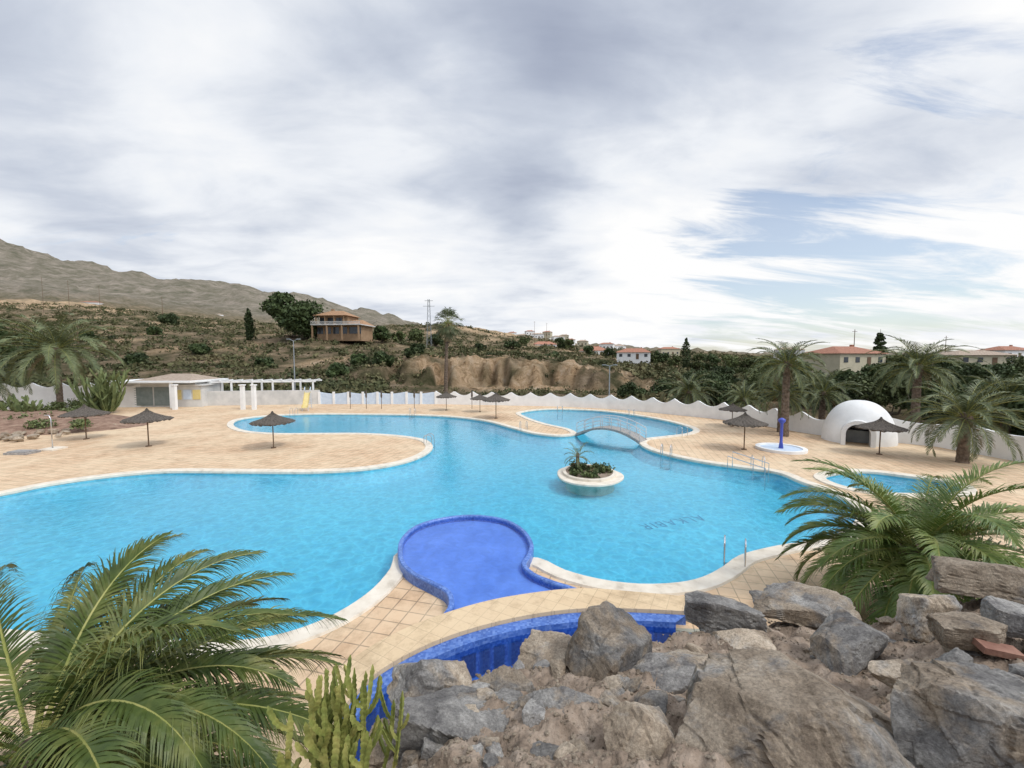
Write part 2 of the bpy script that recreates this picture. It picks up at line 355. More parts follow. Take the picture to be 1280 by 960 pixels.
def catmull(P, closed=True, step=0.35, maxn=24):
    P = [Vector((p[0], p[1])) for p in P]; n = len(P); out = []
    rng = range(n) if closed else range(n-1)
    for i in rng:
        if closed: p0, p1, p2, p3 = P[i-1], P[i], P[(i+1) % n], P[(i+2) % n]
        else:
            p1, p2 = P[i], P[i+1]; p0 = P[i-1] if i > 0 else p1*2-p2; p3 = P[i+2] if i+2 < n else p2*2-p1
        t0 = 0; t1 = t0+max((p1-p0).length, 1e-4)**.5; t2 = t1+max((p2-p1).length, 1e-4)**.5; t3 = t2+max((p3-p2).length, 1e-4)**.5
        k = max(2, min(maxn, int((p2-p1).length/step)+1))
        for j in range(k):
            t = t1+(t2-t1)*j/k
            A1 = p0*((t1-t)/(t1-t0))+p1*((t-t0)/(t1-t0)); A2 = p1*((t2-t)/(t2-t1))+p2*((t-t1)/(t2-t1)); A3 = p2*((t3-t)/(t3-t2))+p3*((t-t2)/(t3-t2))
            B1 = A1*((t2-t)/(t2-t0))+A2*((t-t0)/(t2-t0)); B2 = A2*((t3-t)/(t3-t1))+A3*((t-t1)/(t3-t1))
            out.append(B1*((t2-t)/(t2-t1))+B2*((t-t1)/(t2-t1)))
    if not closed: out.append(P[-1])
    return out
def area(P): return sum(P[i-1].x*P[i].y-P[i].x*P[i-1].y for i in range(len(P)))/2
def ccw(P): return P if area(P) > 0 else P[::-1]
def offset(P, d):
    n = len(P); out = []
    for i in range(n):
        t = (P[(i+1) % n]-P[i-1]).normalized()
        out.append(P[i]+Vector((t.y, -t.x))*d)
    return out
def fill(polys, z):
    L = [[Vector((p.x, p.y, 0)) for p in q] for q in polys]
    tris = geometry.tessellate_polygon(L)
    V = [(p.x, p.y, z) for q in polys for p in q]
    F = []
    for t in tris:
        a, b, c = [Vector(V[i]) for i in t]
        if (b-a).cross(c-a).z < 0: t = (t[0], t[2], t[1])
        F.append(tuple(t))
    return V, F
def loft(rings, closed=True):
    n = len(rings[0]); V = [p for r in rings for p in r]; F = []
    for i in range(len(rings)-1):
        for k in range(n if closed else n-1):
            k2 = (k+1) % n
            F.append((i*n+k, i*n+k2, (i+1)*n+k2, (i+1)*n+k))
    return V, F
def at(P, z): return [(p.x, p.y, z) for p in P]
def gl(L, z=0): return [G(a, b, z).xy for a, b in L]

# ------------------------------------------------------------ pool geometry
MAIN = [(0,618),(60,606),(130,596),(200,590),(300,590),(400,590),(460,586),(505,578),(533,567),(540,558),(530,550),(500,545),(450,542),(400,542),(345,542),(308,539),(291,531),(302,524),(335,520),(385,518),(450,518),(520,519),(562,521),(605,526),(640,535),(668,542),(700,545),(719,543),(712,537),(682,530),(656,521),(651,516),(680,512),(740,513),(800,520),(845,529),(867,537),(860,542),(830,546),(806,549),(800,554),(812,562),(840,570),(880,578),(930,585),(972,591),(1000,602),(1030,613),(1060,626),(1072,642),(1062,662),(1020,676),(965,686),(925,697),(905,711),(880,724),(850,731),(800,733),(750,727),(705,715),(672,700),(620,702),(550,702),(499,692),(490,712),(468,738),(435,762),(395,782),(340,799),(270,806),(200,803),(100,798),(0,790),(-300,770),(-500,720),(-500,680),(-200,650)]
SIDE = [(1030,598),(1046,592),(1085,590),(1130,595),(1190,604),(1202,615),(1135,618),(1088,615),(1052,608)]
ZR = 0.22
LOWU = [(845,778),(800,776),(740,776),(695,780),(635,790),(575,808),(520,833),(472,866),(438,905),(416,955),(400,1040),(390,1130)]
main = ccw(catmull(gl(MAIN)))
side = ccw(catmull(gl(SIDE)))
low_edge = catmull(gl(LOWU, ZR), closed=False)
low = ccw(low_edge + [Vector((-1.0, 2.2)), Vector((6.5, 2.2)), Vector((6.0, 8.0))])

WP = [(-700,540),(-300,520),(0,512),(100,510),(260,507),(400,505),(545,505),(650,507),(700,508),(760,511),(800,514),(850,519),(900,524),(950,531),(1000,540),(1040,546),(1100,551),(1170,558),(1280,578),(1400,600),(1700,650)]
wall_pts = {p[0]: G(*p).xy for p in WP}
_wx = [p[0] for p in WP]; _wy = [G(*p).y for p in WP]
def Wd(px): return np.interp(px, _wx, _wy)

deck_outer = [Vector((p.x*1.01, p.y+0.7)) for p in [wall_pts[q[0]] for q in WP]]
deck_outer = deck_outer + [Vector((30, 2)), Vector((30, -12)), Vector((-40, -12)), Vector((-45, 10))]
V, F = fill([ccw(deck_outer), main[::-1], side[::-1], low[::-1]], 0.0)
mk('pool_deck', V, F, M['deck'], kind='structure')

FLOOR = -0.72
def build_pool(name, label, poly, depth, wl, floor_m, water_m, cope=True):
    r = thing(name, label, 'pool')
    V, F = fill([poly], depth)
    n0 = len(V); V2, F2 = loft([at(poly, 0.0), at(poly, wl+0.02), at(offset(poly, -0.25), depth+0.25), at(offset(poly, -0.5), depth)] if cope else [at(poly, 0.0), at(poly, depth)])
    F2 = [tuple(reversed(f)) for f in F2]
    V = V+V2; F = F+[tuple(i+n0 for i in f) for f in F2]
    mk('basin', V, F, floor_m, r)
    V, F = fill([poly], wl); mk('water', V, F, water_m, r)
    if cope:
        i0 = offset(poly, -0.05); o1 = offset(poly, 0.42); o0 = offset(poly, 0.40)
        ii = offset(poly, -0.03)
        V, F = loft([at(poly, -0.10), at(i0, -0.06), at(i0, 0.035), at(ii, 0.055), at(o0, 0.055), at(o1, 0.0)])
        F = [tuple(reversed(f)) for f in F]
        mk('coping', V, F, M['coping'], r)
    return r
build_pool('swimming_pool', 'large curving turquoise swimming pool with pale stone coping', main, FLOOR, -0.12, M['pool_floor'], M['water'])
build_pool('side_pool', 'small turquoise pool set in the paved terrace', side, FLOOR, -0.11, M['pool_floor'], M['water'])
lp = build_pool('lower_pool', 'deep blue tiled basin curving below the boulders', low, -0.5, 0.10, M['low_floor'], M['water_low'], cope=False)
def strip_pts(a, n):
    L = [0]
    for i in range(1, len(a)): L.append(L[-1]+(a[i]-a[i-1]).length)
    return [Vector((np.interp(t, L, [p.x for p in a]), np.interp(t, L, [p.y for p in a]))) for t in np.linspace(0, L[-1], n)]
ZW = 0.30
WU = catmull(gl([(884,748),(800,740),(726,735),(650,743),(600,753),(548,769),(500,788),(455,813),(408,848),(352,899),(305,968),(275,1060)], ZW), closed=False)
WL = catmull(gl([(858,764),(800,761),(740,760),(690,764),(625,776),(560,795),(508,818),(460,849),(426,889),(402,945),(388,1020),(378,1110)], ZW), closed=False)
A = strip_pts(WU, 120); B = strip_pts(WL, 120)
walk = thing('walkway', 'curved pale tiled walkway between two blue basins', 'walkway')
V, F = loft([at(A, 0.0), at(A, ZW), at(B, ZW), at(B, 0.0)], closed=False)
F = [tuple(reversed(f)) for f in F]
nA = len(A); F += [(0, nA, 2*nA, 3*nA)]
mk('paving', V, F, M['walk'], walk)
L2 = strip_pts(low_edge, 120)
Bo = [b+(l-b)*0.03 for b, l in zip(B, L2)]
V, F = loft([at(Bo, 0.0), at(Bo, ZR), at(L2, ZR), at(L2, -0.5)], closed=False)
F = [tuple(reversed(f)) for f in F]
mk('rim', V, F, M['blue_tile'], lp)

ZK = 0.27
KID = [(497,690),(501,672),(520,656),(550,647),(590,643),(630,648),(655,661),(667,680),(664,694),(658,704),(668,715),(692,725),(726,737),(730,746),(690,754),(650,759),(600,770),(556,786),(546,779),(560,756),(557,740),(538,729),(513,716),(501,704)]
kid = ccw(catmull(gl(KID, ZK), step=0.15))
kr = thing('paddling_pool', 'raised keyhole shaped paddling pool lined with bright blue mosaic', 'pool')
kin = offset(kid, -0.13)
V, F = loft([at(kid, FLOOR), at(kid, ZK-0.03), at(offset(kid, -0.02), ZK), at(offset(kid,-0.11), ZK), at(kin, ZK-0.03), at(kin, 0.08)])
mk('wall', V, F, M['blue_tile'], kr)
V, F = fill([kin], 0.09); mk('basin', V, F, M['kid_floor'], kr)
V, F = fill([offset(kid, -0.1)], 0.20); mk('water', V, F, M['kid_water'], kr)

p0 = G(873, 644, FLOOR); p1 = G(797, 656, FLOOR)
cu = bpy.data.curves.new('txt', 'FONT'); cu.body = 'ALKABIR'; cu.size = 1.0; cu.space_character = 1.25; cu.align_x = 'LEFT'
to = bpy.data.objects.new('txt', cu); COL.objects.link(to)
bpy.context.view_layer.update()
me = bpy.data.meshes.new_from_object(to.evaluated_get(bpy.context.evaluated_depsgraph_get()))
xs = [v.co.x for v in me.vertices]; wtx = max(xs)-min(xs)
bpy.data.objects.remove(to)
me.materials.clear(); me.materials.append(M['letters'])
lo = bpy.data.objects.new('pool_lettering', me); COL.objects.link(lo)
d = (p1-p0); s = d.length/wtx
lo.scale = (s, s*1.2, 1); lo.rotation_euler = (0, 0, math.atan2(d.y, d.x))
lo.location = p0; lo.location.z = FLOOR+0.006
lo['label'] = 'dark mosaic letters ALKABIR set in the pool floor'; lo['category'] = 'lettering'

# ------------------------------------------------------------ terrain
cols = [-500,0,100,200,300,400,500,560,640,720,800,900,1000,1100,1280,1800]
rows = {
 62: [492,492,492,492,494,496,497,497,498,499,499,498,494,490,488,488],
 72: [478,478,478,480,484,488,489,490,492,494,494,494,490,488,486,486],
 88: [460,460,460,462,468,475,483,486,487,487,488,488,480,478,476,476],
 93: [456,456,456,458,464,469,461,450,450,460,478,484,478,476,475,475],
 100:[448,450,448,450,458,464,455,444,446,454,472,480,476,474,474,474],
 150:[430,425,420,418,422,420,432,440,443,450,460,468,465,460,460,460],
 250:[412,404,400,402,410,416,420,428,432,440,449,455,455,452,452,452],
 400:[395,382,384,395,405,415,409,405,420,434,441,445,449,449,449,449],
 700:[380,376,380,388,398,410,415,420,424,432,439,443,446,446,446,446],
 1200:[345,352,362,376,386,398,408,418,428,436,442,445,446.5,446.5,446.5,446.5],
 2000:[265,299,331,350,356,374,402,416,428,438,444,446,446.6,446.6,446.6,446.6],
 3500:[330,350,370,380,400,420,430,440,445,446,446.5,446.7,446.8,446.8,446.8,446.8]}
Dr = sorted(rows)
logD = np.log(np.array(Dr, float))
Z = np.array([[H+D*(HOR-y)/FPX for y in rows[D]] for D in Dr])
def zT(x, y):
    px = 640+FPX*x/y; D = y
    W = Wd(px)
    if D < W+1.0: return -2.6
    De = D
    cl = 0.0
    if 78 < D < 114 and 440 < px < 860:
        cl = min(1, (px-440)/40)*min(1, (860-px)/60)*max(0, 1-abs(D-94)/18)
        rg_ = abs(noise.noise(Vector((x*0.07, 2.2, 0))))*3.4+1.3*abs(noise.noise(Vector((x*0.27, 5.1, D*0.06))))
        De = D+cl*(rg_-1.0)*9
    zr = [np.interp(px, cols, Z[i]) for i in range(len(Dr))]
    z = float(np.interp(math.log(max(De, 62)), logD, zr))
    if D < 62:
        t = min(1, (D-W-1)/max(62-W, 4)); z = -0.5*(1-t)+z*t
    amp = min(18, max(0, (D-60))*0.010) if D < 400 else min(34, 3.4+(D-400)*0.022)
    sc = 0.06 if D < 300 else (0.02 if D < 900 else 0.0055)
    if D > 60:
        f = noise.fractal(Vector((x*sc, y*sc, 3.3)), 0.85, 2.0, 7)
        z += amp*f
        if cl > 0: z += cl*(1.5*noise.fractal(Vector((x*0.25, y*0.25, 7)), 0.6, 2.1, 5)+1.2*noise.noise(Vector((x*0.06, 3, 1))))
    return z
pcols = np.concatenate([np.arange(-560, 440, 6.0), np.arange(440, 862, 2.5), np.arange(864, 1841, 7.0)])
drows = np.unique(np.concatenate([np.linspace(16, 60, 45), np.linspace(61, 84, 24), np.linspace(85, 104, 56), np.linspace(105,112,6), np.exp(np.linspace(math.log(114), math.log(3500), 100))]))
V = []; earth = []; farA = []
for D in drows:
    for pc in pcols:
        x = (pc-640)/FPX*D; z = zT(x, D)
        V.append((x, D, z))
        e = 0.0
        nn = noise.noise(Vector((x*0.08, D*0.08, 1))); n5 = noise.noise(Vector((x*0.17, D*0.25, 4)))
        if 83 < D < 102 and 470 < pc < 850: e = min(1, max(0, 0.62+nn*1.6+n5*1.3))*min(1, (pc-470)/50)*min(1, (850-pc)/80)
        elif 330 < D < 460 and (pc < 170 or 560 < pc < 650): e = 0.7+nn
        elif 101 <= D < 320: e = max(0, nn*1.6-0.05)
        elif D < 88: e = max(0, nn*1.2)
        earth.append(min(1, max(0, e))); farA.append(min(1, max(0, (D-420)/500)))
nc = len(pcols); F = []
for i in range(len(drows)-1):
    for k in range(nc-1):
        F.append((i*nc+k, i*nc+k+1, (i+1)*nc+k+1, (i+1)*nc+k))
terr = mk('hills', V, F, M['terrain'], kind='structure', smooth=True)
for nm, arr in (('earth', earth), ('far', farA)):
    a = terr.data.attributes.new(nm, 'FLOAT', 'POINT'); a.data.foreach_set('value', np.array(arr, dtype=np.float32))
S = 9000
mk('ground', [(-S,-S,-3.2),(S,-S,-3.2),(S,S,-3.2),(-S,S,-3.2)], [(0,1,2,3)], M['soil'], kind='structure')

# ------------------------------------------------------------ leaf clouds
nrg = np.random.default_rng(5)
def leaf_cloud(C, R, n, size, flat=1.0, shell=0.55):
    C = np.repeat(np.array(C, float), n, 0); R = np.repeat(np.array(R, float), n, 0)
    d = nrg.normal(size=C.shape); d /= np.linalg.norm(d, axis=1)[:, None]
    r = shell+(1-shell)*nrg.random(len(C))
    r *= 1+0.12*nrg.normal(size=len(C))
    P = C+d*R*r[:, None]
    a = nrg.normal(size=C.shape); a /= np.linalg.norm(a, axis=1)[:, None]
    nrm = d+0.8*nrg.normal(size=C.shape)
    b = np.cross(nrm, a); b /= np.linalg.norm(b, axis=1)[:, None]+1e-6
    sz = (size if np.isscalar(size) else np.repeat(size, n))*(0.6+0.8*nrg.random(len(C)))
    sz = sz[:, None]
    v = np.stack([P-a*sz, P+b*sz*0.7, P+a*sz, P-b*sz*0.7], 1).reshape(-1, 3)
    f = np.arange(len(v)).reshape(-1, 4)
    return v, f
def mk_np(name, v, f, mats, parent=None, **kw):
    return mk(name, v.tolist(), f.tolist(), mats, parent, **kw)

def tree_obj(name, label, cat, x, y, z, w, h, dark=True, trunk_h=0.25, n=2600, leaf=0.28, shape='round', group=None):
    r = thing(name, label, cat, (x, y, z), group=group)
    mb = MB(); th = h*trunk_h
    mb.tube([(0,0,-0.5),(0.1,0,th*0.6),(0.05,0.1,th*1.6)], [w*0.035+0.08, w*0.03+0.05, 0.08], 8)
    for k in range(6):
        a = k*1.05+rnd.random(); rr = w*0.28
        mb.tube([(0.05,0,th*0.8),(math.cos(a)*rr*0.5, math.sin(a)*rr*0.5, th*1.3),(math.cos(a)*rr, math.sin(a)*rr, h*0.6)], [w*0.018+0.04, 0.06, 0.03], 5)
    mb.make('trunk', M['bark'], r, smooth=True)
    C = []; R = []
    if shape == 'round':
        k = 18
        for i in range(k):
            a = rnd.uniform(0, 6.28); q = math.sqrt(rnd.random())*0.38*w; zz = rnd.uniform(th+h*0.12, h*0.84)
            q *= 1-0.45*max(0, (zz-h*0.5)/(h*0.5))
            rr = w*rnd.uniform(0.11, 0.21)
            C.append((math.cos(a)*q, math.sin(a)*q, zz)); R.append((rr, rr, rr*0.8))
    elif shape == 'cypress':
        k = 12
        for i in range(k):
            t = i/(k-1); rr = w*0.5*math.sin(math.pi*(0.12+0.85*t))**0.7
            C.append((rnd.uniform(-.1,.1)*w, rnd.uniform(-.1,.1)*w, th*0.3+h*0.95*t)); R.append((rr, rr, h*0.09))
    elif shape == 'pine':
        for lev in range(9):
            zz = h*(0.2+0.085*lev); rad = w*0.5*(1-lev/10)
            for j in range(6):
                a = j*math.pi/3+lev*0.5
                C.append((math.cos(a)*rad*0.55, math.sin(a)*rad*0.55, zz+rnd.uniform(-.3,.3))); R.append((rad*0.42+0.1, rad*0.42+0.1, h*0.03))
        mb2 = MB(); mb2.tube([(0,0,0),(0,0,h)], [0.25, 0.03], 6); mb2.make('stem', M['bark'], r)
    v, f = leaf_cloud(C, R, max(20, n//len(C)), leaf)
    mk_np('crown', v, f, M['foliage_dark'] if dark else M['foliage'], r)
    return r
def tree_at(name, label, px, D, wpx, hpx, **kw):
    x = (px-640)/FPX*D; z = zT(x, D)
    return tree_obj(name, label, 'tree', x, D, z-0.2, wpx*D/FPX, hpx*D/FPX, **kw)

tree_at('pine_tree', 'broad dark green tree with rounded crown beside the hillside villa', 367, 138, 78, 64, n=7500, leaf=0.5, trunk_h=0.1)
tree_at('cypress_tree', 'slim dark conifer standing on the hillside scrub', 314, 140, 11, 36, shape='cypress', n=1400, leaf=0.35)
for px, D, w, h in [(15,80,76,58),(-40,80,80,70),(62,105,40,26),(210,200,26,18),(196,150,18,12),(110,130,22,14),(480,98,34,18),(520,108,30,16),(170,95,34,14),(250,110,26,12),(420,92,30,14),(450,104,26,14),(330,100,24,12)]:
    tree_at('hillside_tree', 'dense dark green tree on the scrubby hillside', px, D, w, h, n=3500, leaf=0.35, trunk_h=0.1, group='trees on the hillside')
for px, D, w, h in [(478,150,26,22),(498,160,20,16),(522,170,28,22),(545,175,20,18),(700,230,22,16),(712,225,16,14),(735,200,18,12),(655,260,18,12),(760,210,24,14),(600,160,20,9),(640,170,24,9),(690,150,26,10)]:
    tree_at('hillside_tree', 'small green tree below the ridge houses', px, D, w, h, dark=rnd.random()<.5, n=1400, leaf=0.4, trunk_h=0.12, group='trees on the hillside')
for px, D, w, h in [(826,170,20,24),(842,165,18,20),(872,150,26,26),(890,140,28,30),(915,130,34,32),(938,125,30,26),(958,110,40,32),(1128,95,46,40),(1165,100,44,34),(1190,105,36,24),(1240,120,30,20),(1270,95,46,34),(815,170,18,16),(905,90,40,28),(1000,88,40,34),(1020,80,34,22),(1060,82,44,20),(1095,84,36,26),(1215,85,46,24),(1250,80,46,26)]:
    tree_at('garden_tree', 'leafy green tree among the distant houses', px, D, w, h, dark=rnd.random()<.55, n=1700, leaf=0.3, trunk_h=0.12, group='trees among distant houses')
tree_at('cypress_tree', 'narrow dark cypress on the skyline', 857, 150, 13, 40, shape='cypress', n=1200, leaf=0.3)
tree_at('norfolk_pine', 'tiered conifer rising beside a red roofed house', 1098, 105, 30, 62, shape='pine', n=2600, leaf=0.28)
for px, D, w, h in [(1215,32,100,74),(1275,27,100,90),(1165,36,76,66),(1110,42,84,62),(1060,46,76,56),(1010,48,60,44),(905,54,56,34),(830,60,50,30),(790,66,40,20),(1340,24,120,100),(880,70,60,34),(955,62,54,38),(1240,42,90,66),(1140,50,80,50)]:
    x = (px-640)/FPX*D; z = max(-0.6, zT(x, D))
    tree_obj('large_shrub', 'dense green shrub growing behind the white wall', 'shrub', x, D, z-0.2, w*D/FPX, h*D/FPX, dark=rnd.random()<.6, trunk_h=0.04, n=4600, leaf=0.15, group='shrubs behind the wall')

C = []; R = []; SZ = []
for i in range(15000):
    D = 56+ (rnd.random()**1.8)*340
    px = rnd.uniform(-80, 1360)
    x = (px-640)/FPX*D
    if 84 < D < 100 and 500 < px < 820:
        n5 = noise.noise(Vector((x*0.17, D*0.25, 4)))+noise.noise(Vector((x*0.08, D*0.08, 1)))
        if n5 > -0.25 or rnd.random() < 0.5: continue
    nv = noise.noise(Vector((x*0.045, D*0.045, 8)))
    if nv < -0.12 and rnd.random() < 0.75 and px < 800: continue
    if D < Wd(px)+2.5: continue
    z = zT(x, D)
    s = rnd.uniform(0.25, 1.0)**1.3*1.3*(1+D/260)
    if px > 780: s *= 1.3
    if D < 90 and 480 < px < 820: s *= 0.6
    C.append((x, D, z+s*0.25)); R.append((s, s, s*0.6)); SZ.append(s*0.24)
v, f = leaf_cloud(C, R, 24, np.array(SZ), shell=0.4)
mk_np('hillside_scrub', v, f, M['scrub'], kind='stuff')

# ------------------------------------------------------------ palms
def add_frond(mb, o, az, e0, droop, L, nl, ll, wd, rg, segs=3, rw=0.022, roll=0.0, az_curve=0.0):
    o = Vector(o); K = 18; pts = [o.copy()]; T = []
    p = o.copy()
    for i in range(K):
        s = i/K; e = e0-droop*(s**1.35); a = az+az_curve*s*s
        t = Vector((math.cos(a)*math.cos(e), math.sin(a)*math.cos(e), math.sin(e)))
        T.append(t); p = p+t*(L/K); pts.append(p.copy())
    T.append(T[-1])
    mb.tube(pts, [rw*(1-0.9*i/K) for i in range(K+1)], 4, mi=1, cap=False)
    for i in range(nl):
        s = 0.10+0.89*(i/(nl-1)); fi = s*K; k = min(K-1, int(fi)); q = pts[k].lerp(pts[k+1], fi-k); t = T[k].lerp(T[k+1], fi-k).normalized()
        S = t.cross(Vector((0,0,1)))
        if S.length < 0.05: S = Vector((math.sin(az), -math.cos(az), 0))
        S.normalize(); U = S.cross(t).normalized()
        if roll:
            S, U = S*math.cos(roll)+U*math.sin(roll), U*math.cos(roll)-S*math.sin(roll)
        prof = min(1, (s/0.22))**0.7*(1-max(0, (s-0.55)/0.45)**2*0.72)
        aa = math.radians(70-44*s)
        for sd in (-1, 1):
            l = ll*prof*rg.uniform(0.85, 1.1); a2 = aa+rg.uniform(-.1, .1); vv = math.radians(28+rg.uniform(-16, 16))
            d = t*math.cos(a2)+(S*sd*math.cos(vv)+U*math.sin(vv))*math.sin(a2)
            wv = (t-d*t.dot(d)).normalized()
            w = wd*(0.6+0.4*prof); b = len(mb.v)
            dd = d.copy(); pp = q.copy(); prs = []
            for j in range(segs):
                ww = w*(1.0 if j else 0.6)*(1-0.25*j)
                prs.append((pp-wv*ww*0.5, pp+wv*ww*0.5))
                dd = (dd+Vector((0,0,-0.18*(j+0.5)))).normalized(); pp = pp+dd*(l/segs)
            for A_, B_ in prs: mb.v += [tuple(A_), tuple(B_)]
            mb.v.append(tuple(pp))
            for j in range(segs-1):
                mb.f.append((b+2*j, b+2*j+1, b+2*j+3, b+2*j+2)); mb.m.append(0)
            mb.f.append((b+2*segs-2, b+2*segs-1, b+2*segs)); mb.m.append(0)
def palm_trunk(mb, h, r0, r1, lean=(0,0), n=12):
    pts = []; rad = []; K = max(6, int(h/0.16))
    for i in range(K+1):
        t = i/K; pts.append((lean[0]*t*t, lean[1]*t*t, -0.3+(h+0.3)*t)); rad.append((r0+(r1-r0)*t)*(1+0.09*(i % 2))*(1+0.25*max(0, 1-t*6)))
    mb.tube(pts, rad, n)
def feather_crown(nf, L, ll, nl, wd, seed, e_hi=1.35, e_lo=-0.35, dr=1.3, z=0, segs=2, rw=0.03):
    rg = random.Random(seed); mb = MB()
    for i in range(nf):
        t = i/(nf-1); e = e_hi+(e_lo-e_hi)*t**0.9+rg.uniform(-.12, .12); az = i*2.399+rg.uniform(-.25, .25)
        add_frond(mb, (math.cos(az)*0.12, math.sin(az)*0.12, z-0.25*t), az, e, dr*rg.uniform(0.75, 1.15), L*rg.uniform(0.85, 1.08), nl, ll, wd, rg, segs=segs, rw=rw, az_curve=rg.uniform(-.3, .3))
    return mb
def date_palm(name, label, loc, h, R, seed, trunk_r=0.28, nf=50, lean=(0,0), group='palms around the terrace'):
    r = thing(name, label, 'palm tree', loc, group=group, rot=seed*0.9)
    mb = MB(); palm_trunk(mb, h, trunk_r, trunk_r*0.8, lean)
    mb.tube([(lean[0],lean[1],h-0.5),(lean[0],lean[1],h-0.1),(lean[0],lean[1],h+0.25)], [trunk_r*0.8, trunk_r*1.35, trunk_r*0.7], 12)
    mb.make('trunk', M['trunk'], r)
    c = feather_crown(nf, R*1.2, R*0.20, 34, R*0.020, seed, z=h+0.1, dr=1.5)
    c.v = [(v[0]+lean[0], v[1]+lean[1], v[2]) for v in c.v]
    c.make('crown', [M['leaf_far'], M['rachis']], r)
    d = MB(); rg = random.Random(seed+50)
    for i in range(7):
        add_frond(d, (lean[0],lean[1],h-0.2), i*0.9, -0.5, 0.9, R*0.7, 14, R*0.16, R*0.02, rg, segs=1, rw=0.02)
    d.make('dead_fronds', [M['dry'], M['dry']], r)
    return r
def palm_px(px, ccy, basey, rpx, seed, lean=(0,0), label='feather leaved date palm on the paved terrace', D=None, tr=0.26):
    g = G(px, basey)
    if D: x = (px-640)/FPX*D; g = Vector((x, D, max(-0.5, zT(x, D))))
    h = H+(HOR-ccy)/FPX*g.y-g.z
    return date_palm('date_palm', label, g, h, rpx*g.y/FPX, seed, tr, lean=lean)
palm_px(76, 436, 516, 60, 1, label='large arching date palm rising from the rockery bed')
palm_px(-10, 470, 512, 45, 2, label='date palm beside the white scalloped wall')
palm_px(980, 455, 545, 40, 3, label='date palm beside the round fountain basin')
palm_px(976, 492, 540, 32, 31, label='low date palm clustered with a taller palm')
palm_px(1142, 458, 549, 46, 4, label='tall date palm beside the white domed hut')
palm_px(1203, 522, 578, 58, 5, label='short date palm with drooping fronds by the white wall')
palm_px(1030, 492, 543, 36, 6, D=36, label='date palm behind the scalloped white wall')
palm_px(862, 490, 515, 34, 7, D=46, label='date palm behind the scalloped white wall')
palm_px(932, 500, 515, 28, 8, D=41, label='date palm behind the scalloped white wall')
palm_px(1262, 500, 515, 46, 9, D=27, label='date palm behind the scalloped white wall')

Dw = 62; xw = (557-640)/FPX*Dw
fp = thing('fan_palm', 'very tall slender fan palm with shaggy skirt', 'palm tree', (xw, Dw, -1.0))
hw = H+(HOR-404)/FPX*Dw+1.0
mb = MB(); palm_trunk(mb, hw, 0.30, 0.18, (0.4, 0)); mb.make('trunk', M['trunk'], fp)
mb = MB(); rg = random.Random(3)
for i in range(46):
    az = i*2.4; e = 1.45-2.5*(i/45)+rg.uniform(-.1, .1); L = 1.4
    o = Vector((0.4, 0, hw)); t = Vector((math.cos(az)*math.cos(e), math.sin(az)*math.cos(e), math.sin(e)))
    q = o+t*L*rg.uniform(.8, 1.15); mb.tube([o, q], [0.03, 0.02], 4, mi=1, cap=False)
    S = t.cross(Vector((0,0,1))).normalized(); U = S.cross(t)
    for k in range(13):
        a = -1.1+2.2*k/12; d = (t*math.cos(a)+S*math.sin(a)).normalized(); l = 1.3*rg.uniform(.75, 1.15)
        w = d.cross(U).normalized()*0.055; b = len(mb.v)
        md = q+d*l*0.6+Vector((0,0,-0.10)); tip = q+d*l+Vector((0,0,-0.55))
        mb.v += [tuple(q), tuple(md-w), tuple(md+w), tuple(tip)]; mb.f += [(b, b+1, b+3, b+2)]; mb.m.append(0)
mb.make('crown', [M['leaf_far'], M['rachis']], fp)
mb = MB()
for i in range(110):
    az = rg.uniform(0, 6.28); z0 = hw-rg.uniform(0.2, 2.2); r0 = 0.22
    o = Vector((0.4+math.cos(az)*r0, math.sin(az)*r0, z0)); q = o+Vector((math.cos(az)*rg.uniform(.15, .5), math.sin(az)*rg.uniform(.15, .5), -rg.uniform(.6, 1.1)))
    w = Vector((-math.sin(az), math.cos(az), 0))*0.1
    mb.poly([o-w*0.3, q-w, q+w, o+w*0.3])
mb.make('skirt', M['dry'], fp)

# near left palm
c = PD(40, 932, 3.6)
nl_ = thing('date_palm', 'large glossy feather palm with arching fronds above the terrace', 'palm tree', (c.x, c.y, 0))
mb = MB(); palm_trunk(mb, c.z-0.1, 0.34, 0.3, n=16); mb.make('trunk', M['trunk'], nl_)
mb = MB(); rg = random.Random(21)
spec = [
 (10, 0.92, 1.35, 2.6), (-10, 0.60, 1.1, 2.8), (26, 0.66, 1.15, 2.75), (-28, 0.72, 1.4, 2.65), (5, 0.32, 0.95, 2.8), (40, 0.85, 1.3, 2.4),
 (60, 1.0, 1.3, 2.3), (80, 0.9, 1.3, 2.3), (100, 1.05, 1.3, 2.3), (120, 0.8, 1.2, 2.4), (150, 0.9, 1.2, 2.5), (175, 0.7, 1.1, 2.6),
 (-48, 0.5, 1.0, 2.3), (16, 0.08, 0.75, 2.6), (50, 0.35, 0.95, 2.4), (75, 0.3, 0.9, 2.4), (-15, 0.0, 0.75, 2.5), (-60, 0.9, 1.3, 2.2),
 (200, 0.5, 1.0, 2.3), (135, 0.35, 0.9, 2.5), (100, 0.3, 0.9, 2.4), (35, -0.15, 0.6, 2.4), (-40, 0.05, 0.6, 2.2), (0, 1.15, 1.6, 2.3), (95, 1.2, 1.3, 2.1), (-90, 0.6, 1.0, 1.8),
 (-5, 0.18, 0.65, 2.6), (65,-0.1,0.6,2.3), (20, 0.42, 1.0, 2.6), (-20, 0.35, 0.95, 2.6), (-33, 0.25, 0.8, 2.5), (3, -0.15, 0.5, 2.5), (110, 0.6, 1.1, 2.4), (70, 0.6, 1.2, 2.4), (32, 0.3, 0.95, 2.6),
 (12, 0.6, 1.2, 2.3), (48, 0.6, 1.2, 2.3), (-18, 0.8, 1.5, 2.4), (0, 0.0, 0.7, 2.3), (85, 0.55, 1.2, 2.2), (25, 0.12, 0.8, 2.3)]
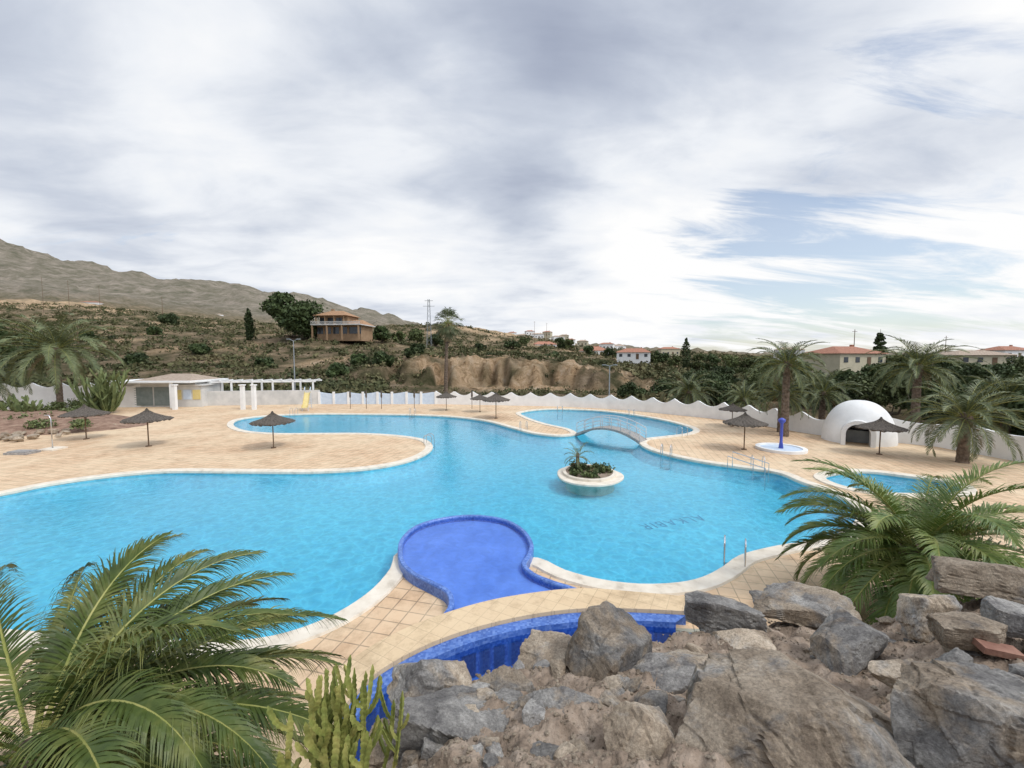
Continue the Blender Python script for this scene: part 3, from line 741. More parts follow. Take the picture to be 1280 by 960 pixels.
for az, e, dr, L in spec:
    a = math.radians(az+rg.uniform(-4, 4))
    add_frond(mb, (math.cos(a)*0.12, math.sin(a)*0.12, c.z+0.05*e), a, e, dr, L, 108, 0.44, 0.031, rg, segs=4, rw=0.020, az_curve=rg.uniform(-.45, .45), roll=rg.uniform(-.5, .5))
mb.make('crown', [M['leaf_near'], M['rachis']], nl_)
c = PD(1148, 682, 8.4)
nr = thing('date_palm', 'bushy feather palm with drooping fronds beside the boulders', 'palm tree', (c.x, c.y, 0))
mb = MB(); palm_trunk(mb, c.z, 0.34, 0.3, n=14); mb.make('trunk', M['trunk'], nr)
mb = feather_crown(74, 2.7, 0.50, 72, 0.036, 77, e_hi=1.2, e_lo=-0.45, dr=1.45, z=c.z, segs=3, rw=0.03)
mb.make('crown', [M['leaf_right'], M['rachis']], nr)

# ------------------------------------------------------------ cacti
def cactus(name, label, loc, stems, seed, rad=0.05, spread=0.35, hgt=0.7, seglen=0.035, nb=(1,2,2,3), sx=1.0, mat='cactus'):
    r = thing(name, label, 'cactus', loc); rg = random.Random(seed); mb = MB()
    def stem(p, d, L, rr, depth):
        K = max(6, int(L/seglen)); pts = [Vector(p)]; rad_ = []; dd = Vector(d).normalized()
        for i in range(K):
            dd = (dd+Vector((rg.uniform(-.06,.06), rg.uniform(-.06,.06), 0.09))).normalized(); pts.append(pts[-1]+dd*(L/K))
        for i in range(K+1):
            t = i/K; rad_.append(rr*(0.65+0.35*min(1, t*4))*(1+0.18*math.sin(i*2.1))*(1 if t < 0.9 else max(0.12, 1-(t-0.9)*8.5)))
        mb.tube(pts, rad_, 6, prof=[1.4, 0.42])
        if depth > 0:
            for k in range(rg.choice(nb)):
                j = int(K*rg.uniform(.2, .85)); a = rg.uniform(0, 6.28)
                stem(pts[j], Vector((math.cos(a)*0.9, math.sin(a)*0.9, 0.7)), L*rg.uniform(.25, .48), rr*0.85, depth-1)
    for i in range(stems):
        a = rg.uniform(0, 6.28); q = rg.random()*spread
        stem((math.cos(a)*q*0.9*sx, math.sin(a)*q*0.5, 0), (math.cos(a)*q*1.5, math.sin(a)*q*1.5, 1), hgt*rg.uniform(.45, 1.0), rad*rg.uniform(.75, 1.15), 1)
    mb.make('stems', M[mat], r)
    return r
c = PD(432, 988, 2.3)
ca = cactus('candelabra_cactus', 'yellow green branching candelabra cactus beside the rocks', c, 32, 4, rad=0.0135, spread=0.34, hgt=0.68, seglen=0.012, nb=(3,3,4,5))
def blob_mound(name, cx, cy, z0, z1, rx, ry, mat, seed, kind='structure'):
    V = []; F = []; n = 40; rings = 12
    for i in range(rings+1):
        t = i/rings
        for k in range(n):
            a = 2*math.pi*k/n; q = t*(1+0.12*noise.noise(Vector((math.cos(a)*1.5, math.sin(a)*1.5, seed))))
            x = cx+math.cos(a)*rx*q; y = cy+math.sin(a)*ry*q
            z = z0+(z1-z0)*(1-t**2.2)+0.08*noise.fractal(Vector((x*1.5, y*1.5, seed)), 1, 2, 4)*(1 if t < 1 else 0)
            V.append((x, y, z))
    for i in range(rings):
        for k in range(n):
            k2 = (k+1) % n; F.append((i*n+k, (i+1)*n+k, (i+1)*n+k2, i*n+k2))
    return mk(name, V, F, mat, kind=kind, smooth=True)
blob_mound('planting_mound', c.x-0.1, c.y+0.1, c.z-1.6, c.z+0.02, 0.5, 0.5, M['soil'], 8)
g = G(133, 517)
cactus('candelabra_cactus', 'tall muted green candelabra cactus beside the low building', (g.x, g.y, 0.2), 44, 9, rad=0.085, spread=1.0, hgt=4.6, seglen=0.2, mat='cactus_far')
g = G(28, 530)
cactus('candelabra_cactus', 'cluster of upright cactus in the rockery bed', (g.x, g.y, 0.6), 20, 12, rad=0.08, spread=0.9, hgt=2.2, seglen=0.15, mat='cactus_far')
g0 = G(10, 531)
bed = blob_mound('garden_bed', g0.x-2, g0.y-0.5, -0.05, 1.15, 13.0, 6.6, M['red_soil'], 4)

# ------------------------------------------------------------ rocks
import bmesh
def ico(sub):
    bm = bmesh.new(); bmesh.ops.create_icosphere(bm, subdivisions=sub, radius=1)
    v = np.array([x.co[:] for x in bm.verts]); f = [[q.index for q in p.verts] for p in bm.faces]; bm.free(); return v, f
ICO = {s: ico(s) for s in (3, 4, 5, 6)}
def rock(loc, dims, seed, sub=4, rot=None, name='boulder', label='rough grey angular boulder in the rock bank', group='boulders in the rock bank', amp=1.0, mat='rock'):
    v, f = ICO[sub]; rr = np.random.default_rng(seed)
    ax = np.array([[1,0,0],[-1,0,0],[0,1,0],[0,-1,0],[0,0,1],[0,0,-1]], float)+rr.normal(size=(6,3))*0.26
    rn = rr.normal(size=(7,3))
    n = np.concatenate([ax, rn]); n /= np.linalg.norm(n, axis=1)[:, None]
    dd = np.concatenate([rr.uniform(0.64, 0.82, 6), rr.uniform(0.72, 0.98, 7)])
    dots = v@n.T; dots = np.where(dots > 0.05, dots, 0.05); rad = np.min(dd/dots, axis=1); rad = np.minimum(rad, 1.35)
    P = v*rad[:, None]; off = Vector((seed*3.7 % 50, seed*1.3 % 40, 0.4))
    out = []; D = Vector(dims); mean = (dims[0]+dims[1]+dims[2])/3
    for p in P:
        q = Vector(p); w = Vector((q.x*D.x, q.y*D.y, q.z*D.z))/mean
        nf = noise.fractal(w*1.3+off, 0.85, 2.15, 6 if sub < 5 else 8)
        wq = Vector((w.x+w.z*0.5, w.y-w.x*0.4, w.z+w.y*0.3))+Vector((nf, -nf, nf))*0.05+off
        st = noise.cell(wq*1.3)*0.045+noise.cell(Vector((wq.x*1.2, wq.y*1.5, wq.z*4.5)))*0.018
        rg = abs(noise.noise(w*1.7+off))
        k = 1+amp*(0.05*nf+st-0.02-0.045*max(0, 0.09-rg)/0.09)
        out.append((p[0]*k*dims[0], p[1]*k*dims[1], p[2]*k*dims[2]))
    o = mk(name, out, f, M[mat], loc=loc, cat='rock', group=group, label=label)
    o.rotation_euler = rot or (rr.uniform(-.35, .35), rr.uniform(-.35, .35), rr.uniform(0, 6.28))
    return o
BL = [
 (545,868,126,74,3.5,'brown weathered boulder at the edge of the rock bank'),
 (590,925,150,104,2.9,'dark cracked boulder with broken faces'),
 (508,940,80,84,3.0,'dark grey boulder at the foot of the bank'),
 (692,832,116,58,4.0,'grey split boulder above the blue basin'),
 (760,820,100,84,3.7,'pale grey boulder with a pointed crest'),
 (838,856,124,52,3.4,'long grey boulder lying on gravel'),
 (898,768,96,46,4.8,'grey boulder near the terrace edge'),
 (930,808,84,32,4.2,'low grey boulder half buried in gravel'),
 (988,915,276,146,2.35,'huge flat topped boulder with tan and grey patches'),
 (1228,912,190,156,2.1,'large dark faceted slab with pale veins'),
 (1012,762,104,30,5.0,'low flat boulder below the palm'),
 (1062,802,100,40,3.7,'grey boulder among gravel'),
 (1240,728,120,46,4.5,'pale rounded boulder at the top of the bank'),
 (1162,768,64,58,4.0,'upright grey boulder beside the palm'),
 (1212,788,84,38,3.3,'tan boulder resting on rubble'),
 (1280,778,76,38,3.3,'tan stone on the upper bank'),
 (805,930,110,90,2.4,'dark boulder with a broken face'),
 (700,902,110,74,2.9,'dark rough boulder in the bank'),
 (680,965,100,60,2.4,'dark rough boulder in the bank'),
 (1190,836,56,28,2.9,'small brown stone on the slope'),
 (1118,842,50,28,3.0,'dark stone wedged between slabs'),
 (770,880,72,42,3.1,'brown stone wedged in the bank'),
 (632,866,76,48,3.4,'grey stone above a cracked boulder'),
 (1192,718,44,34,4.9,'grey stone at the crest'),
 (960,750,50,18,5.6,'low stone at the edge of the terrace'),
 (1122,968,60,56,2.1,'dark stone at the foot of a slab'),
 (500,1000,100,80,2.6,'dark grey boulder at the foot of the bank'),
 (1295,852,60,34,2.6,'grey slab on the bank'),
]
for i, (px, py, w, h, D, lab) in enumerate(BL):
    p = PD(px, py, D); wm = w*D/FPX/2*1.18; hm = h*D/FPX/2*1.18
    rr = random.Random(i*7+1)
    rock(p, (wm, wm*0.68, hm), 100+i*3, sub=6 if w > 140 else (5 if w > 55 else 4), label=lab, rot=(rr.uniform(-.15,.15), rr.uniform(-.16,.16), rr.uniform(-.35,.35)))

sil_px = [470,490,520,560,650,760,860,920,1000,1100,1200,1280,1400,1700]
sil_y  = [990,930,892,868,834,814,796,784,777,784,755,745,733,708]
sil_D  = [2.9,3.0,3.2,3.5,4.0,4.2,4.6,4.8,5.2,5.0,4.8,4.6,4.6,4.6]
def bankh(x, D):
    return 0.10*noise.fractal(Vector((x*2.6, D*2.6, 0)), 0.75, 2, 8)
V = []; F = []; pcs = np.arange(462, 1701, 3.5); ts = np.concatenate([np.linspace(0, 1, 110), np.linspace(1.03, 1.35, 10)])
for t in ts:
    for pc in pcs:
        Ds = np.interp(pc, sil_px, sil_D); ys = np.interp(pc, sil_px, sil_y)
        z1 = H-(ys-HOR)/FPX*Ds
        D0 = 0.9; zz0 = 3.94 if pc > 560 else 3.94-(560-pc)*0.012
        if t <= 1:
            D = D0+(Ds-D0)*t; z = zz0+(z1-zz0)*t
        else:
            D = Ds+(t-1)*3.2; z = z1*(1-((t-1)/0.35))-0.3*((t-1)/0.35)
        if pc < 485: z = z-(485-pc)*0.16
        x = (pc-640)/FPX*D
        V.append((x, D, z-0.10+bankh(x, D)))
nc = len(pcs)
for i in range(len(ts)-1):
    for k in range(nc-1): F.append((i*nc+k, i*nc+k+1, (i+1)*nc+k+1, (i+1)*nc+k))
mk('rocky_bank', V, F, M['soil'], kind='structure', smooth=True)
def bankz(px, t):
    Ds = np.interp(px, sil_px, sil_D); z1 = H-(np.interp(px, sil_px, sil_y)-HOR)/FPX*Ds
    D = 0.9+(Ds-0.9)*t; z0 = 3.94 if px > 560 else 3.94-(560-px)*0.012
    x = (px-640)/FPX*D
    return Vector((x, D, z0+(z1-z0)*t-0.10+bankh(x, D)))
for i in range(95):
    if i < 40: px = rnd.uniform(500, 880); t = rnd.uniform(0.4, 1.0); s = rnd.uniform(0.03, 0.11)
    else: px = rnd.uniform(860, 1400); t = rnd.uniform(0.35, 1.02); s = rnd.uniform(0.025, 0.08)
    p = bankz(px, t); p.z += s*0.1
    rock(p, (s*1.3, s, s*0.75), 700+i, sub=4 if s > 0.06 else 3, label='angular stone lying on the rock bank', name='stone', group='stones on the rock bank')
gv = []; gf = []; iv, if_ = ico(1)
for i in range(6000):
    p = bankz(rnd.uniform(500, 1400), rnd.uniform(0.3, 1.03)); s = rnd.uniform(0.004, 0.022)*rnd.uniform(.4, 1); b = len(gv)
    sx, sy, sz = s*rnd.uniform(.7, 1.4), s*rnd.uniform(.7, 1.4), s*rnd.uniform(.5, 1)
    for q in iv: gv.append((p.x+q[0]*sx, p.y+q[1]*sy, p.z+q[2]*sz))
    gf += [tuple(b+k for k in f) for f in if_]
mk('gravel', gv, gf, M['rock_brown'], kind='stuff')
p = PD(1248, 812, 3.1)
o = MB().box(0,0,0,0.26,0.11,0.05).make('brick', M['brick_red'], None, loc=p, cat='brick', label='broken red clay brick lying among tan stones'); o.rotation_euler = (0.1, 0.12, -0.2)
for i in range(34):
    px = rnd.uniform(-30, 142); py = rnd.uniform(538, 553)-max(0, (px-50))*0.20; g = G(px, py); s = rnd.uniform(0.15, 0.36)
    rock((g.x, g.y, 0.1+s*0.3), (s*1.2, s, s*0.6), 900+i, sub=3, label='brown stone edging the rockery bed', name='rockery_stone', group='stones edging the rockery bed', mat='rock_brown')
for i in range(44):
    px = rnd.uniform(-20, 110); py = rnd.uniform(514, 542); g = G(px, py); s = rnd.uniform(.3, .6)
    o = thing('rockery_shrub', 'low green shrub in the rockery bed', 'shrub', (g.x, g.y, 0.7 if py < 530 else 0.45), group='shrubs in the rockery bed')
    v, f = leaf_cloud([(0,0,s*0.5)], [(s*1.3, s*1.3, s)], 160, 0.09, shell=0.3); mk_np('leaves', v, f, M['foliage' if i % 3 else 'cactus_far'], o)

# ------------------------------------------------------------ walls
def scallop_wall(name, label, pxs, h=1.35, amp=0.28, period=2.4, mat='white', thick=0.22, dy=0.0):
    pts = [wall_pts[p] for p in pxs]
    dens = strip_pts([Vector(p) for p in pts], max(8, int(sum((Vector(pts[i])-Vector(pts[i-1])).length for i in range(1, len(pts)))/0.2)))
    V = []; F = []; s = 0
    for i, p in enumerate(dens):
        if i: s += (p-dens[i-1]).length
        a = dens[max(0, i-1)]; b = dens[min(len(dens)-1, i+1)]; t = (b-a).normalized(); nn = Vector((-t.y, t.x))*thick/2
        top = h+amp*(0.5-abs(math.sin(math.pi*s/period)))if amp else h
        V += [(p.x-nn.x, p.y-nn.y+dy, -0.1), (p.x-nn.x, p.y-nn.y+dy, top), (p.x+nn.x, p.y+nn.y+dy, top), (p.x+nn.x, p.y+nn.y+dy, -0.6)]
    for i in range(len(dens)-1):
        for k in range(3): F.append((i*4+k, i*4+4+k, i*4+5+k, i*4+1+k))
    n = len(V)-4; F += [(0,1,2,3), (n+3,n+2,n+1,n)]
    r = thing(name, label, 'wall'); mk('masonry', V, F, M[mat], r)
    return r
scallop_wall('perimeter_wall', 'long white garden wall with scalloped wavy top', [545,650,700,760,800,850,900,950,1000,1040,1100], 1.35, 0.5, 2.3)
scallop_wall('perimeter_wall', 'white rendered wall with gently curved top beside the hut', [1100,1170,1280,1400], 1.55, 0.35, 4.2)
scallop_wall('perimeter_wall', 'white scalloped wall behind the rockery palms', [-300,0,100,260], 2.6, 0.5, 2.6)
scallop_wall('perimeter_wall', 'plain white wall behind the pergola', [260,400], 1.7, 0.0, mat='offwhite')
sw = scallop_wall('poolside_screen', 'pale blue panelled wall with a shallow wavy top between white piers', [400,545], 1.35, 0.2, 3.4, mat='lightblue')
for k in range(9):
    q = wall_pts[400].lerp(wall_pts[545], k/8)
    boxpart('pier', 'white', sw, q.x, q.y-0.14, 0.75, 0.28, 0.12, 1.5)

# ------------------------------------------------------------ parasols
def make_parasol():
    r = thing('thatched_parasol', 'thatched straw parasol on a wooden pole', 'parasol', group='thatched parasols on the terrace')
    mb = MB(); mb.tube([(0,0,0),(0,0,2.3)], 0.035, 8); mb.tube([(0,0,0),(0,0,0.05)], 0.16, 12); mb.make('pole', M['wood'], r)
    rg = random.Random(2); V = []; F = []; n = 60
    prof = [(0.03, 2.42), (0.10, 2.28), (0.35, 2.10), (0.75, 1.93), (1.15, 1.78), (1.28, 1.68), (1.22, 1.66), (0.7, 1.84), (0.05, 2.1)]
    for i, (q, z) in enumerate(prof):
        for k in range(n):
            a = 2*math.pi*k/n; j = rg.uniform(-.06, .06) if i in (5, 6) else rg.uniform(-.02, .02)
            V.append((math.cos(a)*q*(1+j), math.sin(a)*q*(1+j), z+j*1.3))
    for i in range(len(prof)-1):
        for k in range(n): F.append((i*n+k, (i+1)*n+k, (i+1)*n+(k+1) % n, i*n+(k+1) % n))
    mk('canopy', V, F, M['thatch'], r)
    return r
ps = make_parasol(); first = True
PAR = [(342,560,.95),(186,558,1.0),(108,549,1.0),(620,523,1.0),(558,513,.85),(600,515,.8),(930,562,.95),(915,533,.8),(1099,568,.9)]
for px, py, s in PAR:
    g = G(px, py)
    if first: ps.location = g; ps.scale = (s,)*3; first = False
    else: copy_thing(ps, g, rot=px*0.1, scale=s)
for px in (438, 458, 477, 518, 590):
    g = G(px, 511); r = thing('folded_parasol', 'folded parasol tied around its thin pole', 'parasol', g, group='folded parasols by the far wall')
    mb = MB(); mb.tube([(0,0,0),(0,0,2.1)], 0.03, 6); mb.make('pole', M['wood'], r)
    mb = MB(); mb.tube([(0,0,1.2),(0,0,1.4),(0,0,1.9),(0,0,2.1)], [0.06,0.11,0.08,0.02], 8); mb.make('canopy', M['thatch'], r)

# ------------------------------------------------------------ ladders
def make_ladder():
    r = thing('pool_ladder', 'curved steel pool ladder at the edge of the water', 'ladder', group='steel pool ladders')
    mb = MB()
    for sx in (-0.25, 0.25):
        pts = [(sx, -0.45, 0.0)]+[(sx, -0.2-0.25*math.cos(a), 0.50+0.18*math.sin(a)) for a in np.linspace(0, math.pi, 9)]+[(sx, 0.08, -0.1), (sx, 0.08, -0.7)]
        mb.tube(pts, 0.02, 8)
    mb.make('rails', M['chrome'], r)
    for z in (-0.2, -0.42, -0.64): boxpart('step', 'chrome', r, 0, 0.08, z, 0.46, 0.08, 0.03)
    return r
ld = make_ladder()
LAD = [(918,699,-0.5),(832,571,2.6),(655,538,3.3),(948,588,2.8),(366,519,3.1),(515,519,3.1),(540,556,-1.7),(700,516,3.1),(790,521,3.1),(850,544,0.4)]
for i, (px, py, rt) in enumerate(LAD):
    g = G(px, py)
    if i == 0: ld.location = g; ld.rotation_euler[2] = rt
    else: copy_thing(ld, g, rt)
g = G(932, 590)
hr = thing('step_handrail', 'low steel handrails leading down into the water', 'handrail', (g.x, g.y, 0), rot=0.9)
for sx in (-0.6, 0.6):
    mb = MB(); mb.tube([(sx,0.7,0),(sx,0.7,0.8),(sx,-0.9,0.45),(sx,-0.9,-0.6)], 0.022, 8); mb.make('rail', M['chrome'], hr)

# ------------------------------------------------------------ footbridge
a = G(726, 542); b = G(803, 552)
mid = (a+b)/2; dv = (b-a); Lb = dv.length+0.2; ang = math.atan2(dv.y, dv.x)
br = thing('footbridge', 'small arched stone footbridge with slim railings over the pool', 'bridge', (mid.x, mid.y, 0), rot=ang)
AH = 0.66; RH = 0.74
def arch(u, hh): return hh*(1-u*u)
K = 24; hw_ = 0.6; V = []; F = []
for i in range(K+1):
    u = -1+2*i/K; x = u*Lb/2; zt = 0.07+arch(u, AH); zb = -0.14+arch(u, AH+0.08)
    V += [(x, -hw_, zt), (x, hw_, zt), (x, hw_, zb), (x, -hw_, zb)]
for i in range(K):
    for k in range(4): F.append((i*4+k, i*4+(k+1) % 4, i*4+4+(k+1) % 4, i*4+4+k))
F += [(0,3,2,1), (K*4, K*4+1, K*4+2, K*4+3)]
mk('deck', V, F, M['bridge_stone'], br)
for sy in (-hw_+0.06, hw_-0.06):
    mb = MB()
    for hgt, rr in ((RH, 0.028), (RH*0.6, 0.016), (RH*0.3, 0.016)):
        mb.tube([(u*Lb/2, sy, 0.07+arch(u, AH)+hgt) for u in np.linspace(-.97, .97, 20)], rr, 6)
    for u in np.linspace(-.97, .97, 8):
        mb.tube([(u*Lb/2, sy, 0.05+arch(u, AH)), (u*Lb/2, sy, 0.07+arch(u, AH)+RH)], 0.022, 6)
    mb.make('railing', M['white_metal'], br, smooth=True)

# ------------------------------------------------------------ island planter
g = G(736, 592)
isl = thing('island_planter', 'low pale kerbed island in the water planted with succulents', 'planter', (g.x, g.y, 0))
def ringpoly(rx, ry, wob, n=64, cx=0, cy=0):
    return [Vector((cx+math.cos(2*math.pi*k/n)*rx*(1+wob*math.cos(3*2*math.pi*k/n)), cy+math.sin(2*math.pi*k/n)*ry)) for k in range(n)]
A0 = ringpoly(1.15, 1.2, 0.05); A1 = ringpoly(1.58, 1.7, 0.05); A2 = ringpoly(1.54, 1.66, 0.05); B0 = ringpoly(1.28, 1.38, 0.03, cy=0.1); B1 = ringpoly(1.12, 1.22, 0.03, cy=0.1)
V, F = loft([at(A0, FLOOR), at(A0, -0.16), at(A1, -0.13), at(A1, -0.05), at(A2, -0.03), at(B0, -0.03), at(B0, 0.08), at(B1, 0.08), at(B1, 0.0)]); mk('kerb', V, F, M['coping'], isl)
V, F = fill([ringpoly(1.14, 1.24, 0.03, cy=0.1)], 0.05); mk('soil', V, F, M['soil'], isl)
for i in range(30):
    an = rnd.uniform(0, 6.28); q = math.sqrt(rnd.random())*1.0; s = rnd.uniform(.12, .36)
    t = thing('island_plant', 'low leafy succulent growing on the pool island', 'plant', (g.x+math.cos(an)*q, g.y+0.1+math.sin(an)*q, 0.06), group='plants on the pool island')
    v, f = leaf_cloud([(0,0,s*0.5)], [(s, s, s*0.8)], 110, 0.055, shell=0.2)
    mk_np('leaves', v, f, M[['foliage','foliage_dark','foliage_dark','foliage','cactus_far','dry'][i % 6]], t)
pt = thing('young_palm', 'young palm with a short trunk on the pool island', 'palm tree', (g.x-0.5, g.y+0.3, 0.05))
mb = MB(); palm_trunk(mb, 0.9, 0.12, 0.07, n=8); mb.make('trunk', M['trunk'], pt)
feather_crown(18, 0.7, 0.16, 16, 0.022, 5, z=0.9, rw=0.012).make('crown', [M['leaf_far'], M['rachis']], pt)

# ------------------------------------------------------------ dome hut
g = G(1072, 556)*1.05
hut = thing('domed_hut', 'white igloo shaped hut with a protruding arched entrance', 'hut', (g.x, g.y, 0), rot=-math.atan2(g.x, g.y)*0.9)
na = 260; ne = 90; Rd = 2.0; Hd = 2.75
DX, DH, DS = -0.15, 0.66, 0.75
def dome(Rr, Hh):
    V = []; F = []
    for i in range(ne+1):
        e = math.pi/2*i/ne
        for k in range(na):
            a = 2*math.pi*k/na; V.append((Rr*math.cos(e)**0.85*math.cos(a), Rr*math.cos(e)**0.85*math.sin(a), Hh*math.sin(e)))
    for i in range(ne):
        for k in range(na):
            k2 = (k+1) % na
            c = [V[i*na+k], V[i*na+k2], V[(i+1)*na+k2], V[(i+1)*na+k]]
            cx = sum(p[0] for p in c)/4; cy = sum(p[1] for p in c)/4; cz = sum(p[2] for p in c)/4
            hole = cy < 0 and abs(cx-DX) < DH and (cz < DS or (cx-DX)**2+(cz-DS)**2 < DH**2)
            if not hole: F.append((i*na+k, i*na+k2, (i+1)*na+k2, (i+1)*na+k))
    return V, F
V, F = dome(Rd, Hd); mk('shell', V, F, M['white'], hut, smooth=True)
V, F = dome(Rd-0.18, Hd-0.18); mk('shade_lining', V, F, M['dark'], hut, smooth=True)  # inner shell coloured near black to paint the shade inside the hut
def arch_line(w, s, y):
    return [(DX-w, y, 0.0), (DX-w, y, s)]+[(DX-w*math.cos(t), y, s+w*math.sin(t)) for t in np.linspace(0.15, math.pi-0.15, 15)]+[(DX+w, y, s), (DX+w, y, 0.0)]
V, F = loft([arch_line(DH-0.04, DS, -1.2), arch_line(DH-0.04, DS, -2.3), arch_line(DH+0.2, DS, -2.3), arch_line(DH+0.2, DS, -1.2)], closed=False)
mk('entrance_arch', V, F, M['white'], hut)
boxpart('counter', 'grey', hut, -0.1, -0.6, 0.4, 1.3, 0.4, 0.8)

g = G(976, 562)
fb = thing('fountain_basin', 'round white basin with a blue mushroom shower post', 'fountain', (g.x, g.y, 0))
V, F = loft([at(ringpoly(1.35,1.35,0), 0.0), at(ringpoly(1.35,1.35,0), 0.16), at(ringpoly(1.12,1.12,0), 0.16), at(ringpoly(1.1,1.1,0), 0.06)]); mk('rim', V, F, M['white'], fb)
V, F = fill([ringpoly(1.11,1.11,0)], 0.09); mk('water', V, F, M['lightblue'], fb)
mb = MB(); mb.tube([(0,0,0.05),(0,0,0.5),(0,0,1.6),(0,0,1.75)], [0.14,0.08,0.08,0.2], 12); mb.tube([(0,0,1.75),(0,0,1.85),(0,0,1.95)], [0.2,0.2,0.05], 16); mb.make('post', M['bluepost'], fb, smooth=True)

# ------------------------------------------------------------ low building left
g = G(205, 510)*1.045
bd = thing('pool_building', 'low grey service building with white posts and tan tiled roof', 'building', (g.x, g.y, 0), rot=0.05)
boxpart('wall', 'offwhite', bd, 0, 1.5, 1.395, 8.6, 5.0, 2.79)
boxpart('fascia', 'white', bd, 0, 0.9, 2.9, 9.6, 6.8, 0.2)
mb = MB(); x0, x1, y0, y1 = -2.0, 4.2, -1.6, 4.0
mb.v += [(x0,y0,3.005),(x1,y0,3.005),(x1,y1,3.005),(x0,y1,3.005),(x0+2.2,1.2,3.7),(x1-1.6,1.2,3.7)]
mb.f += [(0,1,5,4),(1,2,5),(2,3,4,5),(3,0,4)]; mb.m += [0]*4
mb.make('roof', M['roof_tan'], bd)
for x in (-4.5, 2.6): boxpart('post', 'white', bd, x, -2.3, 1.395, 0.24, 0.24, 2.78)
for x, w, m in ((-3.2, 1.1, 'dark'), (-1.4, 2.0, 'green_grey'), (0.8, 2.0, 'green_grey'), (2.6, 1.2, 'grey'), (3.8, 0.8, 'yellow')):
    mb = MB(); mb.box(x, -1.03, 1.2, w, 0.06, 2.1)
    for k in range(8): mb.box(x, -1.07, 0.3+k*0.26, w*0.96, 0.03, 0.05)
    mb.make('shutter' if m != 'dark' else 'doorway', M[m], bd)
g = G(243, 509)*1.03
kb = thing('kiosk', 'small white kiosk with yellow and blue panels', 'kiosk', (g.x, g.y, 0), rot=0.1)
mb = MB(); mb.box(0,0,1.2,3.0,2.2,2.4); mb.box(0,0,2.47,3.4,2.6,0.14); mb.make('wall', M['offwhite'], kb)
for x in (-1.0, 0, 1.0): boxpart('panel', 'yellow' if x else 'lightblue', kb, x, -1.13, 1.4, 0.8, 0.06, 1.1)

a = G(264, 506); b = G(392, 504); dv = b-a; L = dv.length
pg = thing('pergola', 'open white pergola of square posts and beams', 'pergola', a, rot=math.atan2(dv.y, dv.x))
for i in range(6):
    x = L*i/5
    boxpart('post', 'white', pg, x, 0, 1.3, 0.18, 0.18, 2.6)
    if i % 2 == 0: boxpart('post', 'white', pg, x, 2.6, 1.3, 0.18, 0.18, 2.6)
for y in (0, 2.6): boxpart('beam', 'white', pg, L/2, y, 2.70, L+0.6, 0.16, 0.18)
for i in range(11): boxpart('rafter', 'white', pg, L*i/10, 1.3, 2.85, 0.08, 3.2, 0.10)
mb = MB()
for z in (0.5, 0.95): mb.box(L/2, -0.02, z, L, 0.05, 0.06)
for i in range(60): mb.box(L*(i+0.5)/60, -0.02, 0.5, 0.04, 0.03, 0.9)
mb.make('fence', M['white_metal'], pg)
for px in (219, 304, 318):
    g = G(px, 512)
    mb = MB(); mb.box(0,0,1.3,0.35,0.35,2.6); mb.box(0,0,2.66,0.5,0.5,0.12)
    mb.make('gate_pillar', M['white'], None, loc=g, cat='pillar', label='square white pillar at the terrace entrance', group='white entrance pillars')
g = G(384, 512)
sl = thing('water_slide', 'small yellow and blue slide with ladder beside the pool', 'slide', (g.x, g.y, 0), rot=0.3)
mb = MB()
pts = [(0, -1.6, 0.35), (0, -1.0, 0.45), (0, -0.3, 1.1), (0, 0.3, 1.7), (0, 0.7, 1.8)]
for i in range(4):
    p, q = pts[i], pts[i+1]
    mb.poly([(-0.28,p[1],p[2]),(0.28,p[1],p[2]),(0.28,q[1],q[2]),(-0.28,q[1],q[2])])
    for sx in (-0.28, 0.28): mb.poly([(sx,p[1],p[2]),(sx,q[1],q[2]),(sx,q[1],q[2]+0.2),(sx,p[1],p[2]+0.2)])
mb.make('chute', M['yellow'], sl)
mb = MB()
for sx in (-0.28, 0.28): mb.tube([(sx,1.2,0),(sx,0.75,1.8),(sx,0.7,2.4),(sx,0.2,2.1)], 0.03, 6); mb.tube([(sx,-1.2,0),(sx,-1.2,0.4)], 0.03, 6)
for k in range(6): mb.box(0, 1.15-0.08*k, 0.25+k*0.28, 0.56, 0.05, 0.04)
mb.make('ladder', M['lightblue'], sl)
g = G(66, 562)
sh = thing('outdoor_shower', 'slender steel outdoor shower on a stone base', 'shower', (g.x, g.y, 0))
mb = MB(); mb.tube([(0,0,0),(0,0,1.9),(-0.1,0,2.1),(-0.35,0,2.1),(-0.4,0,2.0)], 0.03, 8); mb.make('pipe', M['chrome'], sh, smooth=True)
boxpart('base', 'coping', sh, 0,0,0.05,0.9,0.9,0.1)
g = G(28, 567)
mb = MB(); mb.box(0,0,0.06,1.3,0.8,0.12); mb.box(0,0,0.15,1.1,0.6,0.06)
mb.make('drain_cover', M['bridge_stone'], None, loc=g, cat='drain cover', label='low square stone cover on the paving')

